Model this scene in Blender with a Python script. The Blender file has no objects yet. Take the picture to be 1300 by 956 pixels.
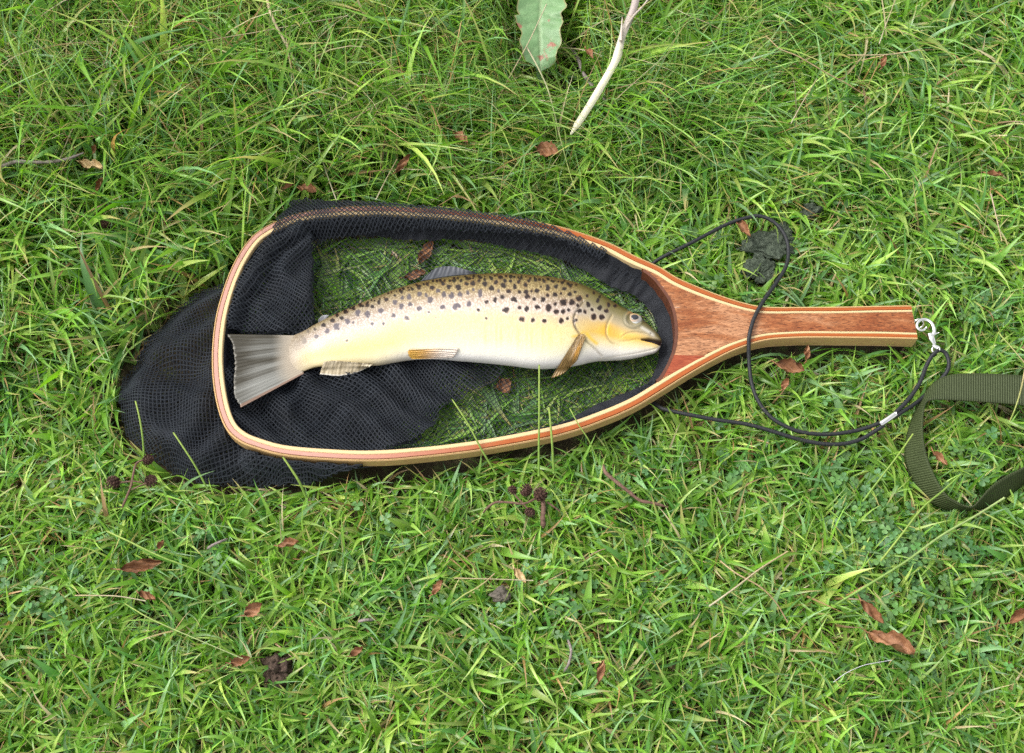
import bpy, bmesh, math, random
import numpy as np
from mathutils import Vector, Matrix, Euler

# ------------------------------------------------------------------ camera, sky, sun, exposure
S = bpy.context.scene
COL = S.collection
RNG = np.random.default_rng(7)
random.seed(7)
TILT = math.radians(25.0)
DIST = 1.05
FPX = 1515.0
TGT = np.array([0.0, 0.0, 0.03])
CAM = TGT + DIST * np.array([0, -math.sin(TILT), math.cos(TILT)])
FWD = np.array([0, math.sin(TILT), -math.cos(TILT)])
UPV = np.array([0, math.cos(TILT), math.sin(TILT)])
cd = bpy.data.cameras.new('camera')
cam = bpy.data.objects.new('camera', cd)
COL.objects.link(cam)
cam.location = CAM
cam.rotation_euler = (TILT, 0, 0)
cd.sensor_width = 36.0
cd.lens = 36.0 * FPX / 1300.0
cd.clip_start = 0.05
cd.clip_end = 500.0
S.camera = cam

SUN_EL, SUN_AZ = math.radians(52), math.radians(-72)      # azimuth from +Y (away from the camera), negative = left
w = bpy.data.worlds.new('World')
S.world = w
w.use_nodes = True
nt = w.node_tree
nt.nodes.clear()
sky = nt.nodes.new('ShaderNodeTexSky')
sky.sky_type = 'NISHITA'
sky.sun_disc = False
sky.sun_elevation = SUN_EL
sky.sun_rotation = SUN_AZ
sky.air_density = 1.0
sky.dust_density = 4.0
hs = nt.nodes.new('ShaderNodeHueSaturation')
hs.inputs['Saturation'].default_value = 0.15             # overcast: the blue is veiled
bg = nt.nodes.new('ShaderNodeBackground')
bg.inputs['Strength'].default_value = 0.15
wo = nt.nodes.new('ShaderNodeOutputWorld')
nt.links.new(sky.outputs[0], hs.inputs['Color'])
nt.links.new(hs.outputs[0], bg.inputs[0])
nt.links.new(bg.outputs[0], wo.inputs[0])
sl = bpy.data.lights.new('sun', 'SUN')
sl.energy = 0.95
sl.angle = math.radians(22)
sl.color = (1.0, 0.96, 0.9)
sun = bpy.data.objects.new('sun', sl)
COL.objects.link(sun)
d = Vector((math.sin(SUN_AZ) * math.cos(SUN_EL), math.cos(SUN_AZ) * math.cos(SUN_EL), math.sin(SUN_EL)))
sun.location = d * 10
sun.rotation_euler = d.to_track_quat('Z', 'Y').to_euler()
S.view_settings.view_transform = 'Standard'
S.view_settings.look = 'None'
S.view_settings.gamma = 1.0
S.view_settings.exposure = 1.25
S.render.engine = 'CYCLES'
S.cycles.use_denoising = False
S.cycles.max_bounces = 8
S.cycles.diffuse_bounces = 3
S.cycles.transparent_max_bounces = 8


# ------------------------------------------------------------------ maths helpers
def P(px, py, z):
    """the point at height z that the photograph shows at pixel (px, py)"""
    px, py, z = np.broadcast_arrays(np.asarray(px, float), np.asarray(py, float), np.asarray(z, float))
    dirs = FWD + (px[..., None] - 650) / FPX * np.array([1.0, 0, 0]) + (478 - py[..., None]) / FPX * UPV
    t = (z - CAM[2]) / dirs[..., 2]
    return CAM + dirs * t[..., None]


def to_px(p):
    r = np.asarray(p) - CAM
    dz = r @ FWD
    return 650 + FPX * r[..., 0] / dz, 478 - FPX * (r @ UPV) / dz


def crom(pts, n, closed=False):
    """Catmull-Rom through pts, n samples at about even arc length"""
    p = np.asarray(pts, float)
    if closed:
        q = np.vstack([p[-1:], p, p[:2]])
    else:
        q = np.vstack([2 * p[0] - p[1], p, 2 * p[-1] - p[-2]])
    out = []
    for i in range(1, len(q) - 2):
        t = np.linspace(0, 1, 16, endpoint=False)[:, None]
        a, b, c, e = q[i - 1], q[i], q[i + 1], q[i + 2]
        out.append(0.5 * (2 * b + (c - a) * t + (2 * a - 5 * b + 4 * c - e) * t ** 2 + (3 * b - a - 3 * c + e) * t ** 3))
    out = np.vstack(out + [q[-2][None]])
    s = np.r_[0, np.cumsum(np.linalg.norm(np.diff(out, axis=0), axis=1))]
    u = np.linspace(0, s[-1], n, endpoint=not closed)
    return np.stack([np.interp(u, s, out[:, k]) for k in range(out.shape[1])], 1)


def in_poly(x, y, poly):
    x = np.asarray(x); y = np.asarray(y)
    r = np.zeros(x.shape, bool)
    poly = np.asarray(poly)[:, :2]
    bb = (x >= poly[:, 0].min()) & (x <= poly[:, 0].max()) & (y >= poly[:, 1].min()) & (y <= poly[:, 1].max())
    xs, ys = x[bb], y[bb]
    q = np.zeros(xs.shape, bool)
    j = len(poly) - 1
    for i in range(len(poly)):
        xi, yi = poly[i]; xj, yj = poly[j]
        if yi != yj:
            q ^= ((yi > ys) != (yj > ys)) & (xs < (xj - xi) * (ys - yi) / (yj - yi) + xi)
        j = i
    r[bb] = q
    return r


def seg_dist(x, y, line):
    """distance of points to a polyline, and the index of the nearest segment"""
    line = np.asarray(line)[:, :2]
    best = np.full(np.shape(x), 1e9)
    idx = np.zeros(np.shape(x), int)
    for i in range(len(line) - 1):
        a, b = line[i], line[i + 1]
        ab = b - a
        L2 = max(ab @ ab, 1e-14)
        t = np.clip(((x - a[0]) * ab[0] + (y - a[1]) * ab[1]) / L2, 0, 1)
        dd = np.hypot(x - a[0] - t * ab[0], y - a[1] - t * ab[1])
        m = dd < best
        best = np.where(m, dd, best)
        idx = np.where(m, i, idx)
    return best, idx


def wave(x, y, size, seed, n=7):
    """smooth noise in -1..1 with features of about the given size"""
    r = np.random.default_rng(seed)
    o = 0
    for k in range(n):
        a = r.uniform(0, 2 * np.pi)
        f = 2 * np.pi / (size * r.uniform(0.7, 2.2))
        o = o + np.sin(f * (x * np.cos(a) + y * np.sin(a)) + r.uniform(0, 6.28))
    return o / n ** 0.5 / 1.3


def sstep(a, b, x):
    t = np.clip((x - a) / (b - a), 0, 1)
    return t * t * (3 - 2 * t)


# ------------------------------------------------------------------ object helpers
def tag(o, label=None, cat=None, group=None, kind=None):
    if label: o['label'] = label
    if cat: o['category'] = cat
    if group: o['group'] = group
    if kind: o['kind'] = kind
    return o


def empty(name, loc, label, cat, group=None):
    o = bpy.data.objects.new(name, None)
    COL.objects.link(o)
    o.empty_display_size = 0.02
    o.location = loc
    return tag(o, label, cat, group)


def world_loc(o):
    v = np.array(o.location)
    while o.parent is not None:
        o = o.parent
        v = v + np.array(o.location)
    return v


def mesh(name, verts, faces, mat, parent=None, col=None, uv=None, smooth=True, mat_idx=None):
    """ONE mesh object out of numpy arrays; verts in world space; faces (n,4) or (n,3) or a list of such arrays"""
    verts = np.asarray(verts, float).reshape(-1, 3)
    if isinstance(faces, np.ndarray):
        faces = [faces]
    faces = [np.asarray(f, np.int64) for f in faces if len(f)]
    me = bpy.data.meshes.new(name)
    if parent is not None:
        org = world_loc(parent)
    else:
        org = np.array([(verts[:, 0].min() + verts[:, 0].max()) / 2, (verts[:, 1].min() + verts[:, 1].max()) / 2, verts[:, 2].min()])
    v = verts - org
    me.vertices.add(len(v))
    me.vertices.foreach_set('co', v.ravel().astype(np.float32))
    loops = np.concatenate([f.ravel() for f in faces])
    tot = np.concatenate([np.full(len(f), f.shape[1]) for f in faces])
    me.loops.add(len(loops))
    me.loops.foreach_set('vertex_index', loops.astype(np.int32))
    me.polygons.add(len(tot))
    start = np.r_[0, np.cumsum(tot)[:-1]]
    me.polygons.foreach_set('loop_start', start.astype(np.int32))
    me.polygons.foreach_set('loop_total', tot.astype(np.int32))
    me.polygons.foreach_set('use_smooth', np.full(len(tot), smooth))
    if mat_idx is not None:
        me.polygons.foreach_set('material_index', np.asarray(mat_idx, np.int32))
    if col is not None:
        a = me.color_attributes.new('Col', 'FLOAT_COLOR', 'POINT')
        c = np.ones((len(v), 4), np.float32)
        c[:, :col.reshape(len(v), -1).shape[1]] = col.reshape(len(v), -1)
        a.data.foreach_set('color', c.ravel())
    if uv is not None:
        u = me.uv_layers.new(name='UV')
        u.data.foreach_set('uv', np.asarray(uv, np.float32).reshape(-1, 2)[loops].ravel())
    me.update(calc_edges=True)
    me.validate()
    for m in (mat if isinstance(mat, (list, tuple)) else [mat]):
        me.materials.append(m)
    o = bpy.data.objects.new(name, me)
    COL.objects.link(o)
    if parent is not None:
        o.parent = parent
    else:
        o.location = org
    return o


def grid_faces(n, m, closed_m=False, closed_n=False):
    i = np.arange(n if closed_n else n - 1)[:, None]
    j = np.arange(m if closed_m else m - 1)[None]
    i2, j2 = (i + 1) % n, (j + 1) % m
    return np.stack(np.broadcast_arrays(i * m + j, i2 * m + j, i2 * m + j2, i * m + j2), -1).reshape(-1, 4)


def frames(p):
    t = np.gradient(p, axis=0)
    t /= np.linalg.norm(t, axis=1)[:, None] + 1e-12
    up = np.array([0, 0, 1.0])
    s = np.cross(t, up)
    bad = np.linalg.norm(s, axis=1) < 0.05
    s[bad] = np.cross(t[bad], np.array([1.0, 0, 0]))
    s /= np.linalg.norm(s, axis=1)[:, None]
    return t, s, np.cross(s, t)


def tube(p, r, k=8, cap=True):
    p = np.asarray(p, float)
    r = np.broadcast_to(np.asarray(r, float), (len(p),))
    t, s, n = frames(p)
    a = np.arange(k) * 2 * np.pi / k
    v = p[:, None] + r[:, None, None] * (np.cos(a)[None, :, None] * s[:, None] + np.sin(a)[None, :, None] * n[:, None])
    v = v.reshape(-1, 3)
    f = [grid_faces(len(p), k, closed_m=True)]
    if cap:
        nv = len(v)
        v = np.vstack([v, p[:1], p[-1:]])
        j = np.arange(k)
        f.append(np.stack([np.full(k, nv), (j + 1) % k, j], 1))
        b = (len(p) - 1) * k
        f.append(np.stack([np.full(k, nv + 1), b + j, b + (j + 1) % k], 1))
    u = np.repeat(np.r_[0, np.cumsum(np.linalg.norm(np.diff(p, axis=0), axis=1))], k)
    uv = np.stack([u, np.tile(a, len(p))], 1)
    if cap:
        uv = np.vstack([uv, [[0, 0], [u[-1], 0]]])
    return v, f, uv


def join(parts):
    """[(verts, [faces]), ...] -> one (verts, [faces])"""
    vs, q, t, off = [], [], [], 0
    for p in parts:
        vs.append(p[0])
        for f in p[1]:
            (q if f.shape[1] == 4 else t).append(f + off)
        off += len(p[0])
    fs = []
    if q: fs.append(np.vstack(q))
    if t: fs.append(np.vstack(t))
    return np.vstack(vs), fs


# ------------------------------------------------------------------ materials
def material(name):
    m = bpy.data.materials.new(name)
    m.use_nodes = True
    n = m.node_tree.nodes
    n.clear()
    out = n.new('ShaderNodeOutputMaterial')
    b = n.new('ShaderNodeBsdfPrincipled')
    m.node_tree.links.new(b.outputs[0], out.inputs[0])
    return m, n, m.node_tree.links, b, out


def ramp(n, stops):
    r = n.new('ShaderNodeValToRGB')
    e = r.color_ramp.elements
    while len(e) < len(stops):
        e.new(0.5)
    for k, (p, c) in enumerate(stops):
        e[k].position = p
        e[k].color = (*c, 1)
    return r


def noise(n, l, vec, scale, detail=4, rough=0.6, dist=0.0):
    x = n.new('ShaderNodeTexNoise')
    x.inputs['Scale'].default_value = scale
    x.inputs['Detail'].default_value = detail
    x.inputs['Roughness'].default_value = rough
    x.inputs['Distortion'].default_value = dist
    if vec is not None:
        l.new(vec, x.inputs['Vector'])
    return x


def mapped(n, l, out, scale):
    mp = n.new('ShaderNodeMapping')
    mp.inputs['Scale'].default_value = scale
    l.new(out, mp.inputs['Vector'])
    return mp.outputs[0]


def bump(n, l, b, h, strength, dist):
    x = n.new('ShaderNodeBump')
    x.inputs['Strength'].default_value = strength
    x.inputs['Distance'].default_value = dist
    l.new(h, x.inputs['Height'])
    l.new(x.outputs[0], b.inputs['Normal'])
    return x


def noisy(name, stops, scale, rough=0.6, stretch=(1, 1, 1), detail=5, bmp=0.0, bdist=0.001, coat=0.0, spec=0.3, uv=False, dist=0.0):
    m, n, l, b, out = material(name)
    tc = n.new('ShaderNodeTexCoord')
    v = mapped(n, l, tc.outputs['UV' if uv else 'Object'], stretch)
    x = noise(n, l, v, scale, detail, 0.65, dist)
    r = ramp(n, stops)
    l.new(x.outputs[0], r.inputs[0])
    l.new(r.outputs[0], b.inputs['Base Color'])
    b.inputs['Roughness'].default_value = rough
    b.inputs['Specular IOR Level'].default_value = spec
    b.inputs['Coat Weight'].default_value = coat
    b.inputs['Coat Roughness'].default_value = 0.12
    if bmp:
        bump(n, l, b, x.outputs[0], bmp, bdist)
    return m


def leafy(name, rough=0.37, trans=0.42, spec=0.55):
    """colour from the blade's own attribute, part of the light passes through"""
    m, n, l, b, out = material(name)
    a = n.new('ShaderNodeAttribute')
    a.attribute_name = 'Col'
    l.new(a.outputs['Color'], b.inputs['Base Color'])
    b.inputs['Roughness'].default_value = rough
    b.inputs['Specular IOR Level'].default_value = spec
    t = n.new('ShaderNodeBsdfTranslucent')
    hv = n.new('ShaderNodeHueSaturation')
    hv.inputs['Saturation'].default_value = 1.1
    hv.inputs['Value'].default_value = 1.5
    l.new(a.outputs['Color'], hv.inputs['Color'])
    l.new(hv.outputs[0], t.inputs['Color'])
    mx = n.new('ShaderNodeMixShader')
    mx.inputs[0].default_value = trans
    l.new(b.outputs[0], mx.inputs[1])
    l.new(t.outputs[0], mx.inputs[2])
    l.new(mx.outputs[0], out.inputs[0])
    return m


M = {}
M['grass'] = leafy('grass_blade')
M['clover'] = leafy('clover_leaf', 0.5, 0.25, 0.4)
M['soil'] = noisy('soil', [(0.3, (0.018, 0.013, 0.008)), (0.5, (0.045, 0.034, 0.018)), (0.62, (0.05, 0.06, 0.02)), (0.75, (0.12, 0.09, 0.05))],
                  90, 0.95, bmp=1.0, bdist=0.004, spec=0.2)
M['blond'] = noisy('blond_ash', [(0.25, (0.34, 0.195, 0.075)), (0.5, (0.43, 0.27, 0.115)), (0.8, (0.49, 0.33, 0.155))], 30, 0.35,
                   (3, 240, 1), 4, 0.08, 0.0004, 0.1, uv=True)
M['cream'] = noisy('cream_maple', [(0.25, (0.43, 0.29, 0.135)), (0.5, (0.51, 0.37, 0.19)), (0.8, (0.56, 0.43, 0.25))], 30, 0.35,
                   (3, 240, 1), 4, 0.08, 0.0004, 0.1, uv=True)


def red_wood():
    m, n, l, b, out = material('red_mahogany')
    tc = n.new('ShaderNodeTexCoord')
    x = noise(n, l, mapped(n, l, tc.outputs['UV'], (4, 260, 1)), 30, 5, 0.65)
    r = ramp(n, [(0.25, (0.20, 0.038, 0.005)), (0.5, (0.275, 0.066, 0.011)), (0.8, (0.33, 0.105, 0.024))])
    l.new(x.outputs[0], r.inputs[0])
    # sky sheen towards the round end of the hoop, painted as paler, pinker wood
    r2 = ramp(n, [(0.25, (0.32, 0.145, 0.105)), (0.5, (0.37, 0.19, 0.145)), (0.8, (0.42, 0.25, 0.20))])
    l.new(x.outputs[0], r2.inputs[0])
    sp = n.new('ShaderNodeSeparateXYZ')
    l.new(tc.outputs['Object'], sp.inputs[0])
    mr = n.new('ShaderNodeMapRange')
    mr.inputs['From Min'].default_value = -0.16
    mr.inputs['From Max'].default_value = 0.0
    mr.inputs['To Min'].default_value = 1.0
    mr.inputs['To Max'].default_value = 0.0
    l.new(sp.outputs[0], mr.inputs[0])
    mx = n.new('ShaderNodeMix')
    mx.data_type = 'RGBA'
    l.new(mr.outputs[0], mx.inputs[0])
    l.new(r.outputs[0], mx.inputs[6])
    l.new(r2.outputs[0], mx.inputs[7])
    l.new(mx.outputs[2], b.inputs['Base Color'])
    b.inputs['Roughness'].default_value = 0.35
    b.inputs['Coat Weight'].default_value = 0.1
    b.inputs['Specular IOR Level'].default_value = 0.3
    b.inputs['Coat Roughness'].default_value = 0.12
    bump(n, l, b, x.outputs[0], 0.08, 0.0004)
    return m


M['red'] = red_wood()


def burl():
    m, n, l, b, out = material('burl_wood')
    tc = n.new('ShaderNodeTexCoord')
    big = noise(n, l, mapped(n, l, tc.outputs['Object'], (10, 22, 10)), 1.6, 4, 0.6, 0.8)
    fine = noise(n, l, mapped(n, l, tc.outputs['Object'], (60, 330, 60)), 2.2, 6, 0.7, 1.6)
    fleck = noise(n, l, mapped(n, l, tc.outputs['Object'], (140, 700, 100)), 1.6, 3, 0.6, 0.6)
    r1 = ramp(n, [(0.38, (0.185, 0.052, 0.014)), (0.5, (0.25, 0.092, 0.032)), (0.62, (0.33, 0.162, 0.080))])
    l.new(big.outputs[0], r1.inputs[0])
    r2 = ramp(n, [(0.34, (0.34, 0.26, 0.22)), (0.45, (0.75, 0.68, 0.62)), (0.55, (1.1, 1.08, 1.05)), (0.68, (1.6, 1.7, 1.8))])
    l.new(fine.outputs[0], r2.inputs[0])
    mu = n.new('ShaderNodeMix'); mu.data_type = 'RGBA'; mu.blend_type = 'MULTIPLY'; mu.inputs[0].default_value = 0.85
    l.new(r1.outputs[0], mu.inputs[6]); l.new(r2.outputs[0], mu.inputs[7])
    r3 = ramp(n, [(0.36, (0.25, 0.18, 0.16)), (0.46, (1, 1, 1)), (1.0, (1, 1, 1))])
    l.new(fleck.outputs[0], r3.inputs[0])
    m2 = n.new('ShaderNodeMix'); m2.data_type = 'RGBA'; m2.blend_type = 'MULTIPLY'; m2.inputs[0].default_value = 0.8
    l.new(mu.outputs[2], m2.inputs[6]); l.new(r3.outputs[0], m2.inputs[7])
    sc = noise(n, l, mapped(n, l, tc.outputs['Object'], (1, 2.5, 1)), 130, 2, 0.5)
    r4 = ramp(n, [(0.72, (0, 0, 0)), (0.78, (0.55, 0.55, 0.55))])
    l.new(sc.outputs[0], r4.inputs[0])
    m3 = n.new('ShaderNodeMix'); m3.data_type = 'RGBA'
    l.new(r4.outputs[0], m3.inputs[0]); l.new(m2.outputs[2], m3.inputs[6]); m3.inputs[7].default_value = (0.42, 0.30, 0.22, 1)
    l.new(m3.outputs[2], b.inputs['Base Color'])
    b.inputs['Roughness'].default_value = 0.38
    b.inputs['Coat Weight'].default_value = 0.08
    b.inputs['Specular IOR Level'].default_value = 0.3
    b.inputs['Coat Roughness'].default_value = 0.18
    bump(n, l, b, fine.outputs[0], 0.12, 0.0004)
    return m


M['burl'] = burl()
M['padauk'] = noisy('red_inlay', [(0.35, (0.14, 0.020, 0.006)), (0.5, (0.22, 0.040, 0.012)), (0.68, (0.29, 0.075, 0.028))], 3, 0.38, (40, 300, 40), 5, 0.08, 0.0004, 0.2)
M['dark_edge'] = noisy('dark_veneer', [(0.3, (0.06, 0.018, 0.007)), (0.7, (0.11, 0.036, 0.016))], 200, 0.4, coat=0.3)
M['net'] = noisy('black_net_cord', [(0.3, (0.007, 0.009, 0.013)), (0.7, (0.012, 0.016, 0.023))], 60, 0.62, spec=0.4)
M['binding'] = noisy('black_net_gather', [(0.3, (0.005, 0.006, 0.008)), (0.7, (0.018, 0.020, 0.026))], 900, 0.75, bmp=0.8, bdist=0.0015, spec=0.3)
M['cord'] = noisy('black_cord', [(0.35, (0.006, 0.007, 0.008)), (0.65, (0.018, 0.019, 0.021))], 900, 0.55, bmp=0.5, bdist=0.0006)
m, n, l, b, out = material('nickel')
b.inputs['Base Color'].default_value = (0.74, 0.73, 0.70, 1); b.inputs['Metallic'].default_value = 1.0; b.inputs['Roughness'].default_value = 0.16
M['metal'] = m


def webbing():
    m, n, l, b, out = material('olive_webbing')
    tc = n.new('ShaderNodeTexCoord')
    sp = n.new('ShaderNodeSeparateXYZ')
    l.new(tc.outputs['UV'], sp.inputs[0])

    def sine(sock, f):
        a = n.new('ShaderNodeMath'); a.operation = 'MULTIPLY'; a.inputs[1].default_value = f
        l.new(sock, a.inputs[0])
        s = n.new('ShaderNodeMath'); s.operation = 'SINE'
        l.new(a.outputs[0], s.inputs[0])
        return s.outputs[0]
    a = sine(sp.outputs[0], 2 * math.pi / 0.0021)
    c = sine(sp.outputs[1], 2 * math.pi / 0.0030)
    mu = n.new('ShaderNodeMath'); mu.operation = 'MULTIPLY_ADD'
    l.new(c, mu.inputs[0]); mu.inputs[1].default_value = 0.12
    l.new(a, mu.inputs[2])
    nz = noise(n, l, tc.outputs['UV'], 260, 4)
    ad = n.new('ShaderNodeMath'); ad.operation = 'ADD'
    l.new(mu.outputs[0], ad.inputs[0]); l.new(nz.outputs[0], ad.inputs[1])
    r = ramp(n, [(0.0, (0.020, 0.027, 0.009)), (0.45, (0.036, 0.048, 0.017)), (1.0, (0.050, 0.064, 0.025))])
    mr = n.new('ShaderNodeMapRange'); mr.inputs['From Min'].default_value = -1.0; mr.inputs['From Max'].default_value = 2.2
    l.new(ad.outputs[0], mr.inputs[0])
    l.new(mr.outputs[0], r.inputs[0])
    l.new(r.outputs[0], b.inputs['Base Color'])
    b.inputs['Roughness'].default_value = 0.6
    b.inputs['Specular IOR Level'].default_value = 0.2
    bump(n, l, b, ad.outputs[0], 0.6, 0.0006)
    return m


M['webbing'] = webbing()


def skin():
    m, n, l, b, out = material('trout_skin')
    a = n.new('ShaderNodeAttribute'); a.attribute_name = 'Col'
    uv = n.new('ShaderNodeTexCoord')
    v = n.new('ShaderNodeTexVoronoi'); v.inputs['Scale'].default_value = 720
    l.new(uv.outputs['UV'], v.inputs['Vector'])
    # small scales: their rims are a little darker, strongest where the attribute's alpha says so (the back)
    r = ramp(n, [(0.0, (1.22, 1.20, 1.10)), (0.3, (1.0, 1.0, 1.0)), (0.62, (0.52, 0.46, 0.36))])
    l.new(v.outputs['Distance'], r.inputs[0])
    mx = n.new('ShaderNodeMix'); mx.data_type = 'RGBA'; mx.blend_type = 'MULTIPLY'
    l.new(a.outputs['Alpha'], mx.inputs[0])
    l.new(a.outputs['Color'], mx.inputs[6]); l.new(r.outputs[0], mx.inputs[7])
    l.new(mx.outputs[2], b.inputs['Base Color'])
    b.inputs['Roughness'].default_value = 0.40
    b.inputs['Specular IOR Level'].default_value = 0.25
    b.inputs['Coat Weight'].default_value = 0.16
    b.inputs['Coat Roughness'].default_value = 0.10
    b.inputs['Subsurface Weight'].default_value = 0.0
    b.inputs['Subsurface Radius'].default_value = (0.006, 0.004, 0.002)
    b.inputs['Subsurface Scale'].default_value = 0.5
    nz = noise(n, l, uv.outputs['UV'], 90, 4)
    ad = n.new('ShaderNodeMath'); ad.operation = 'MULTIPLY_ADD'; ad.inputs[1].default_value = 0.3
    l.new(nz.outputs[0], ad.inputs[0]); l.new(v.outputs['Distance'], ad.inputs[2])
    bump(n, l, b, ad.outputs[0], 0.30, 0.0004)
    return m


def attr_mat(name, rough, coat=0.2, trans=0.0):
    m, n, l, b, out = material(name)
    a = n.new('ShaderNodeAttribute'); a.attribute_name = 'Col'
    l.new(a.outputs['Color'], b.inputs['Base Color'])
    b.inputs['Roughness'].default_value = rough
    b.inputs['Coat Weight'].default_value = coat
    if trans:
        t = n.new('ShaderNodeBsdfTranslucent')
        l.new(a.outputs['Color'], t.inputs['Color'])
        mx = n.new('ShaderNodeMixShader'); mx.inputs[0].default_value = trans
        l.new(b.outputs[0], mx.inputs[1]); l.new(t.outputs[0], mx.inputs[2])
        l.new(mx.outputs[0], out.inputs[0])
    return m


M['skin'] = skin()
M['fin'] = attr_mat('fin_membrane', 0.42, 0.05, 0.15)
M['eye'] = attr_mat('eye_gloss', 0.2, 0.3)
M['stalk'] = attr_mat('dry_stalk', 0.6, 0.0, 0.15)
M['dry_leaf'] = noisy('dry_leaf', [(0.28, (0.075, 0.03, 0.012)), (0.5, (0.20, 0.09, 0.04)), (0.75, (0.33, 0.175, 0.09))], 130, 0.6, bmp=0.5, bdist=0.002)
M['tan_leaf'] = noisy('tan_leaf', [(0.28, (0.20, 0.12, 0.05)), (0.5, (0.38, 0.27, 0.13)), (0.75, (0.5, 0.38, 0.22))], 130, 0.6, bmp=0.5, bdist=0.002)
M['cone'] = noisy('alder_cone', [(0.3, (0.03, 0.015, 0.01)), (0.7, (0.10, 0.05, 0.035))], 400, 0.8, bmp=0.5)
M['twig'] = noisy('twig_bark', [(0.3, (0.06, 0.03, 0.02)), (0.7, (0.17, 0.10, 0.07))], 300, 0.8, bmp=0.6)
M['grey_twig'] = noisy('grey_bark', [(0.3, (0.10, 0.08, 0.07)), (0.7, (0.26, 0.22, 0.20))], 300, 0.8, bmp=0.6)
M['dung'] = noisy('dark_dropping', [(0.32, (0.018, 0.026, 0.016)), (0.52, (0.060, 0.078, 0.052)), (0.72, (0.13, 0.15, 0.11))], 260, 0.85, bmp=1.0, bdist=0.006, detail=7)
M['clod'] = noisy('soil_clod', [(0.3, (0.02, 0.012, 0.008)), (0.6, (0.07, 0.045, 0.032)), (0.8, (0.22, 0.16, 0.12))], 220, 0.9, bmp=1.0, bdist=0.003, detail=6)
M['stone'] = noisy('pebble', [(0.3, (0.05, 0.042, 0.034)), (0.7, (0.14, 0.12, 0.095))], 220, 0.85, bmp=0.6, bdist=0.002)


def dock():
    m, n, l, b, out = material('dock_leaf')
    a = n.new('ShaderNodeAttribute'); a.attribute_name = 'Col'
    tc = n.new('ShaderNodeTexCoord')
    x = noise(n, l, tc.outputs['Object'], 55, 5, 0.6)
    r = ramp(n, [(0.64, (0, 0, 0)), (0.69, (1, 1, 1))])
    l.new(x.outputs[0], r.inputs[0])
    f = noise(n, l, tc.outputs['Object'], 160, 5, 0.6)
    rf = ramp(n, [(0.3, (0.8, 0.85, 0.8)), (0.7, (1.15, 1.1, 1.15))])
    l.new(f.outputs[0], rf.inputs[0])
    mu = n.new('ShaderNodeMix'); mu.data_type = 'RGBA'; mu.blend_type = 'MULTIPLY'; mu.inputs[0].default_value = 1
    l.new(a.outputs['Color'], mu.inputs[6]); l.new(rf.outputs[0], mu.inputs[7])
    mx = n.new('ShaderNodeMix'); mx.data_type = 'RGBA'
    l.new(r.outputs[0], mx.inputs[0]); l.new(mu.outputs[2], mx.inputs[6]); mx.inputs[7].default_value = (0.24, 0.10, 0.06, 1)
    l.new(mx.outputs[2], b.inputs['Base Color'])
    b.inputs['Roughness'].default_value = 0.5
    bump(n, l, b, f.outputs[0], 0.5, 0.002)
    return m


M['dock'] = dock()

# ------------------------------------------------------------------ outlines (pixel -> place)
ZT, ZB = 0.041, 0.027               # top and bottom of the wooden hoop
OUT_PX = [(1157, 387.5), (1120, 388), (1070, 389), (1010, 389.5), (985, 389.5), (960, 387.5), (928, 379), (894, 366.5), (860, 351.5), (838, 338), (806, 323.5),
          (770.7, 306), (716.6, 288), (669, 278.5), (620, 271), (565, 265), (510, 261.5), (468, 260.5), (430, 262), (394, 266.5), (370, 272), (350, 280),
          (332, 289.5), (316, 303), (299, 328), (285.7, 358.6), (274, 399), (269, 440), (269.5, 480), (276, 518), (287, 545), (304, 560.5), (325, 569), (352, 576.5),
          (385, 581), (430, 584), (465, 585), (498, 584), (531, 581), (565, 577.5), (601, 573), (640, 566.5), (670, 561), (703, 554.5), (735, 545.5), (763, 535.5),
          (787, 526), (810, 515), (830, 503), (850, 490.5), (875, 475), (900, 460.5), (925, 447.5), (945, 439.5), (962, 434), (980, 430.5), (1005, 428.8), (1030, 428.2),
          (1080, 428.5), (1120, 429), (1165, 430)]
OUTER = crom(P(*np.array(OUT_PX).T, ZT), 420)
N_OUT = len(OUTER)
tan2 = np.gradient(OUTER[:, :2], axis=0)
tan2 /= np.linalg.norm(tan2, axis=1)[:, None]
INW = np.stack([-tan2[:, 1], tan2[:, 0]], 1)              # points into the hoop
S_OUT = np.r_[0, np.cumsum(np.linalg.norm(np.diff(OUTER, axis=0), axis=1))]
hx = OUTER[:, 0]
slim = sstep(0.10, 0.26, hx)                              # the strips are slimmer along the grip


def offset(dd):
    return OUTER[:, :2] + INW * np.broadcast_to(dd, (N_OUT,))[:, None]


W1 = 0.0019 - 0.0006 * slim
_wv = 0.00012 * np.sin(S_OUT * 41) + 0.00010 * np.sin(S_OUT * 97 + 1)
W2 = W1 + _wv + 0.0038 - 0.0010 * slim
W3 = W2 + 0.0038 - 0.0014 * slim
ARC_PX = [(815, 340.5), (828, 350), (838, 361), (852, 382), (859, 407), (859, 435), (852, 458), (840.5, 479), (832, 486.5)]
ARC = crom(P(*np.array(ARC_PX).T, ZT), 60)[:, :2]
HOOP = OUTER[:, :2]                                       # closed footprint of the whole net, grip included
IN3 = offset(W3)
iu = np.argmin(np.hypot(*(IN3[:N_OUT // 2] - ARC[0]).T))
il = N_OUT // 2 + np.argmin(np.hypot(*(IN3[N_OUT // 2:] - ARC[-1]).T))
INNER = np.vstack([IN3[iu:il + 1], ARC[::-1]])            # the opening of the hoop, closed loop


def pxpoly(pts, z, n=None):
    w_ = P(*np.array(pts, float).T, z)[:, :2]
    return crom(w_, n, True) if n else w_


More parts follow.
